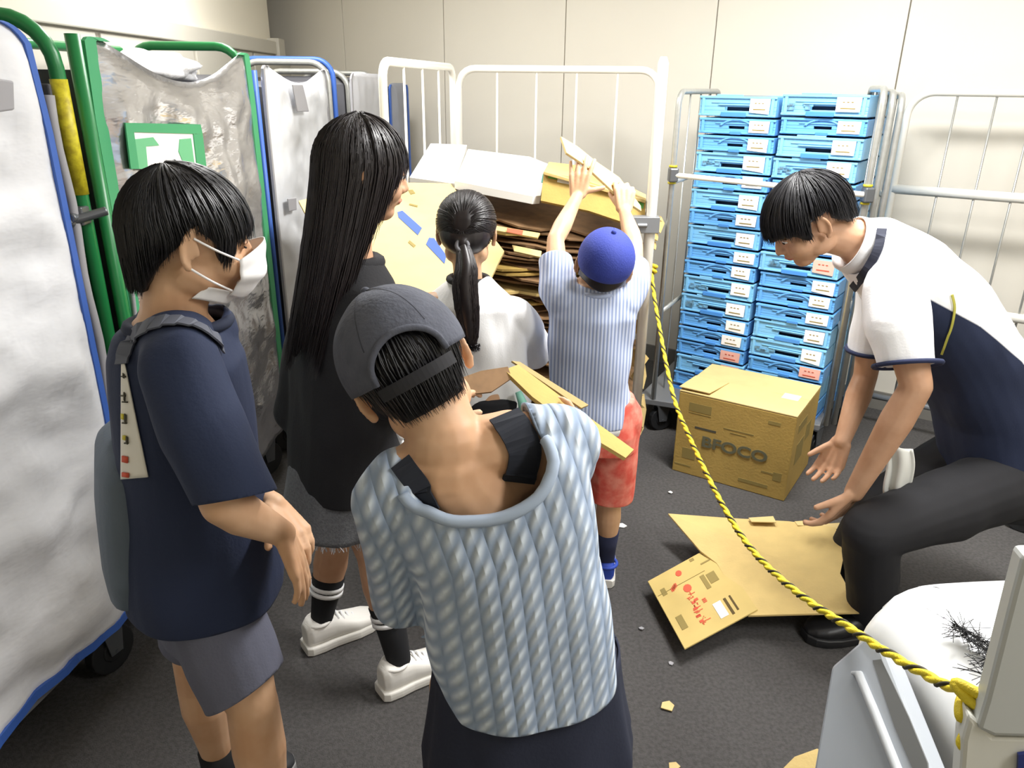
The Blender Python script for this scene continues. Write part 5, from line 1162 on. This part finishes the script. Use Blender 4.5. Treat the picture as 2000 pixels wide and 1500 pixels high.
# ================================================================ stooping man
def build_man():
    lt = V((0, 1, 0)); fw = V((-1, 0, 0))     # lt points away from the viewer (his right)
    h = Head(P(1572, 432, 2.18), (-.80, -.10, -.60), (-.58, -.05, .80), 1.06)
    pel = P(1945, 900, 2.14); ch = P(1775, 555, 2.18); mid_ = P(1890, 690, 2.16); nb = P(1672, 470, 2.18)
    shN, shF = P(1745, 560, 1.98), P(1725, 520, 2.40)
    elN, wrN = P(1790, 755, 1.86), P(1668, 962, 1.92); elF, wrF = P(1690, 735, 2.40), P(1645, 862, 2.30)
    hpN, hpF = pel+V((0, -.09, -.02)), pel+V((0, .09, -.02)); knN, knF = P(1700, 1040, 1.84), P(1725, 985, 2.22); anN, anF = V((1.15, 1.97, .09)), V((1.18, 2.26, .09))
    r = person((pel.x-.25, pel.y), 'person stooping in white and navy polo shirt and black trousers, pressing cardboard flat')
    mb = MB(); h.blobs(mb); mb.limb([(h.w(0, -.025, -.05), .055), (nb, .056)], 18); mb.limb([(nb, .06), (ch, .10), (mid_, .105), (pel, .11)], 18); mb.limb([(shN, .055), (ch, .09), (shF, .055)], 14)
    arm_blobs(mb, shN, elN, wrN, 1.3); arm_blobs(mb, shF, elF, wrF, 1.25)
    hand(mb, wrN, V((-.45, .05, -.85)), V((-.4, .5, .1)), 'L', .185, (.35, .4, .45, .5), .08, (.55, .7, .3), .2)
    hand(mb, wrF, V((-.3, -.05, -.95)), V((-.6, -.6, .2)), 'R', .18, (.4, .45, .5, .55), .08, (.55, .7, .3), .2)
    leg_blobs(mb, hpN, knN, anN, 1.15); leg_blobs(mb, hpF, knF, anF, 1.15)
    skin_obj(fuse(mb, .0045, 4), 'body', m_skin2, r); h.eyes(r, (0, 1, -.6))
    # polo shirt: white with navy side panel (true colour blocks of the cloth)
    spine = [(1668, 478, 2.18, .078, .075), (1700, 490, 2.18, .155, .100), (1760, 535, 2.18, .205, .128), (1832, 612, 2.17, .20, .140), (1888, 700, 2.16, .19, .142), (1925, 790, 2.15, .185, .140), (1938, 870, 2.14, .185, .135), (1935, 935, 2.14, .18, .130), (1925, 985, 2.14, .17, .12)]
    C = [P(px, py, Y) for px, py, Y, a, b in spine]; R = []
    for i, (px, py, Y, a, b) in enumerate(spine):
        d = (C[min(i+1, len(C)-1)]-C[max(i-1, 0)]).normalized(); dep = d.cross(lt).normalized(); R.append(sec(C[i], lt*a, dep*b, 28, 2.3))
    mb = MB(); mb.rings(R); slN = P(1772, 712, 1.885); slF = shF.lerp(elF, .75)
    mb.limb([(shN, .080), (P(1752, 640, 1.92), .084), (slN, .078), (slN+(slN-shN).normalized()*.06, .076)], 20); mb.limb([(shF, .078), (slF, .072), (slF+(slF-shF).normalized()*.06, .07)], 18)
    me = fuse(mb, .0055, 7)
    # panel mask value: >0 navy; built from distances along the side of the trunk
    def panel_(co):
        best = 1e9; bi = 0
        for i in range(len(C)-1):
            ab = C[i+1]-C[i]; t = max(0, min(1, (co-C[i]).dot(ab)/ab.length_squared)); dd = (co-(C[i]+ab*t)).length
            if dd < best: best = dd; bi = i+t; dr = ab.normalized(); q = C[i]+ab*t
        dep = dr.cross(lt).normalized(); e = (co-q).dot(dep); e = e if dep.z > 0 or dep.x > 0 else -e     # back side positive
        arm_d = min((co-shN.lerp(slN, k/6)).length for k in range(7)); arm_f = min((co-shF.lerp(slF, k/6)).length for k in range(7))
        s_ = (bi-1.95)*.10; back_lim = min(.092, -.03+.05*(bi-2))
        v = min(s_, back_lim-e)
        if arm_d < .094 or arm_f < .088: v = -1
        return (v, 0, 0)
    m_polo = mat('white navy polo', '#f4f4f6', .85, bump=.06, bscale=200); nt = m_polo.node_tree; a_ = nt.nodes.new('ShaderNodeAttribute'); a_.attribute_name = 'k'
    sp = nt.nodes.new('ShaderNodeSeparateXYZ'); nt.links.new(a_.outputs['Vector'], sp.inputs[0]); mr = nt.nodes.new('ShaderNodeMapRange'); mr.inputs[1].default_value = -.002; mr.inputs[2].default_value = .002; nt.links.new(sp.outputs[0], mr.inputs[0])
    mx = nt.nodes.new('ShaderNodeMix'); mx.data_type = 'RGBA'; mx.inputs[6].default_value = lin('#f6f6f8'); mx.inputs[7].default_value = lin('#1b2540'); nt.links.new(mr.outputs[0], mx.inputs[0]); nt.links.new(mx.outputs[2], nt.nodes['Principled BSDF'].inputs['Base Color'])
    dN = (slN-shN).normalized(); dF = (slF-shF).normalized()
    sh = skin_obj(me, 'polo_shirt', m_polo, r, .004, [(C[0]+(C[1]-C[0])*.25, (C[0]-C[1]), .10), (slN, dN+V((-.1, 0, .0)), .11), (slF, dF, .10), (C[7]+(C[8]-C[7])*.3, C[8]-C[7], .28)], folds(.012, 71, 5, 4), {'k': panel_})
    m_nv = mat('navy trim', '#1f2747', .85); hem_ring(slN, dN+V((-.1, 0, 0)), .081, m_nv, sh, 'cuff_trim', .007); hem_ring(slF, dF, .073, m_nv, sh, 'cuff_trim', .007)
    # collar, dark under-stripe, lanyard, hanging cloth
    cc = C[0].lerp(C[1], .45); dd = (C[0]-C[1]).normalized(); u = lt; w = dd.cross(lt).normalized()
    col = MB().rings([[cc+(u*math.cos(a)*.082+w*math.sin(a)*.078)*k+dd*z for k, z in ((1.12, -.012), (1.02, .040), (.96, .042), (1.0, -.012))] for a in [2*math.pi*i/28 for i in range(29)]], True, False).build('collar', m_whitec, sh, smooth=True)
    bv = bvh_of(sh); ribbon(bv, [(1716, 422), (1722, 450), (1718, 482), (1704, 512), (1686, 540), (1668, 562)], .026, 'collar_stripe', mat('dark charcoal navy', '#2a2d3c', .85), sh, .004); lan = ribbon(bv, [(1857, 575), (1862, 600), (1858, 632), (1848, 665), (1840, 690)], .006, 'lanyard', mat('olive yellow cord', '#b6b04a', .7), r, .004, .003)
    MB().grid(lambda u, v: P(1730+52*u+4*math.sin(v*5), 872+92*v+6*u, 1.935+.012*math.sin(u*9)), 12, 14).build('hanging_cloth', mat('pale cloth', '#dcdcd6', .85), r, smooth=True, solid=.006)
    # trousers and shoes
    m_bt = mat('black trouser', '#1c1c20', .85); mb = MB(); mb.rings([sec(C[7]+V((.01, 0, .02)), lt*.165, fw*.125, 26), sec(pel+V((.01, 0, -.07)), lt*.18, fw*.14, 26), sec(pel+V((0, 0, -.14)), lt*.16, fw*.12, 26)])
    for hp, kn, an in ((hpN, knN, anN), (hpF, knF, anF)): mb.limb([(hp, .115), (hp.lerp(kn, .5), .105), (kn, .082), (kn.lerp(an, .5), .080), (an+Zu*-.01, .072)], 18)
    skin_obj(fuse(mb, .0065, 6), 'trousers', m_bt, r, 0, (), folds(.007, 81, 6, 4))
    for an in (anN, anF): shoe(r, V((an.x+.06, an.y, 0)), V((-1, -.12, 0)), .28, mat('black leather shoe', '#18181a', .45), m_black)
    def cut(az):
        a = abs((az+math.pi) % (2*math.pi)-math.pi)
        if a < .9: return .012+.004*math.sin(az*9)
        if a < 1.25: return .012-.035*math.sin((a-.9)/.35*math.pi/2)
        if a < 1.75: return .022
        return .0-.055*min((a-1.75)/.6, 1)
    hairdo(r, h, cut, rad=(.090, .120, .112), cz=.012, n=1400, seed=22, crown=-.3, jit=.007, tuck=lambda q, q0, az, d: V((q0.x*(1-d*1.5), q0.y*(1-d*1.5) if q0.y < 0 else q0.y, q.z)))
build_man()
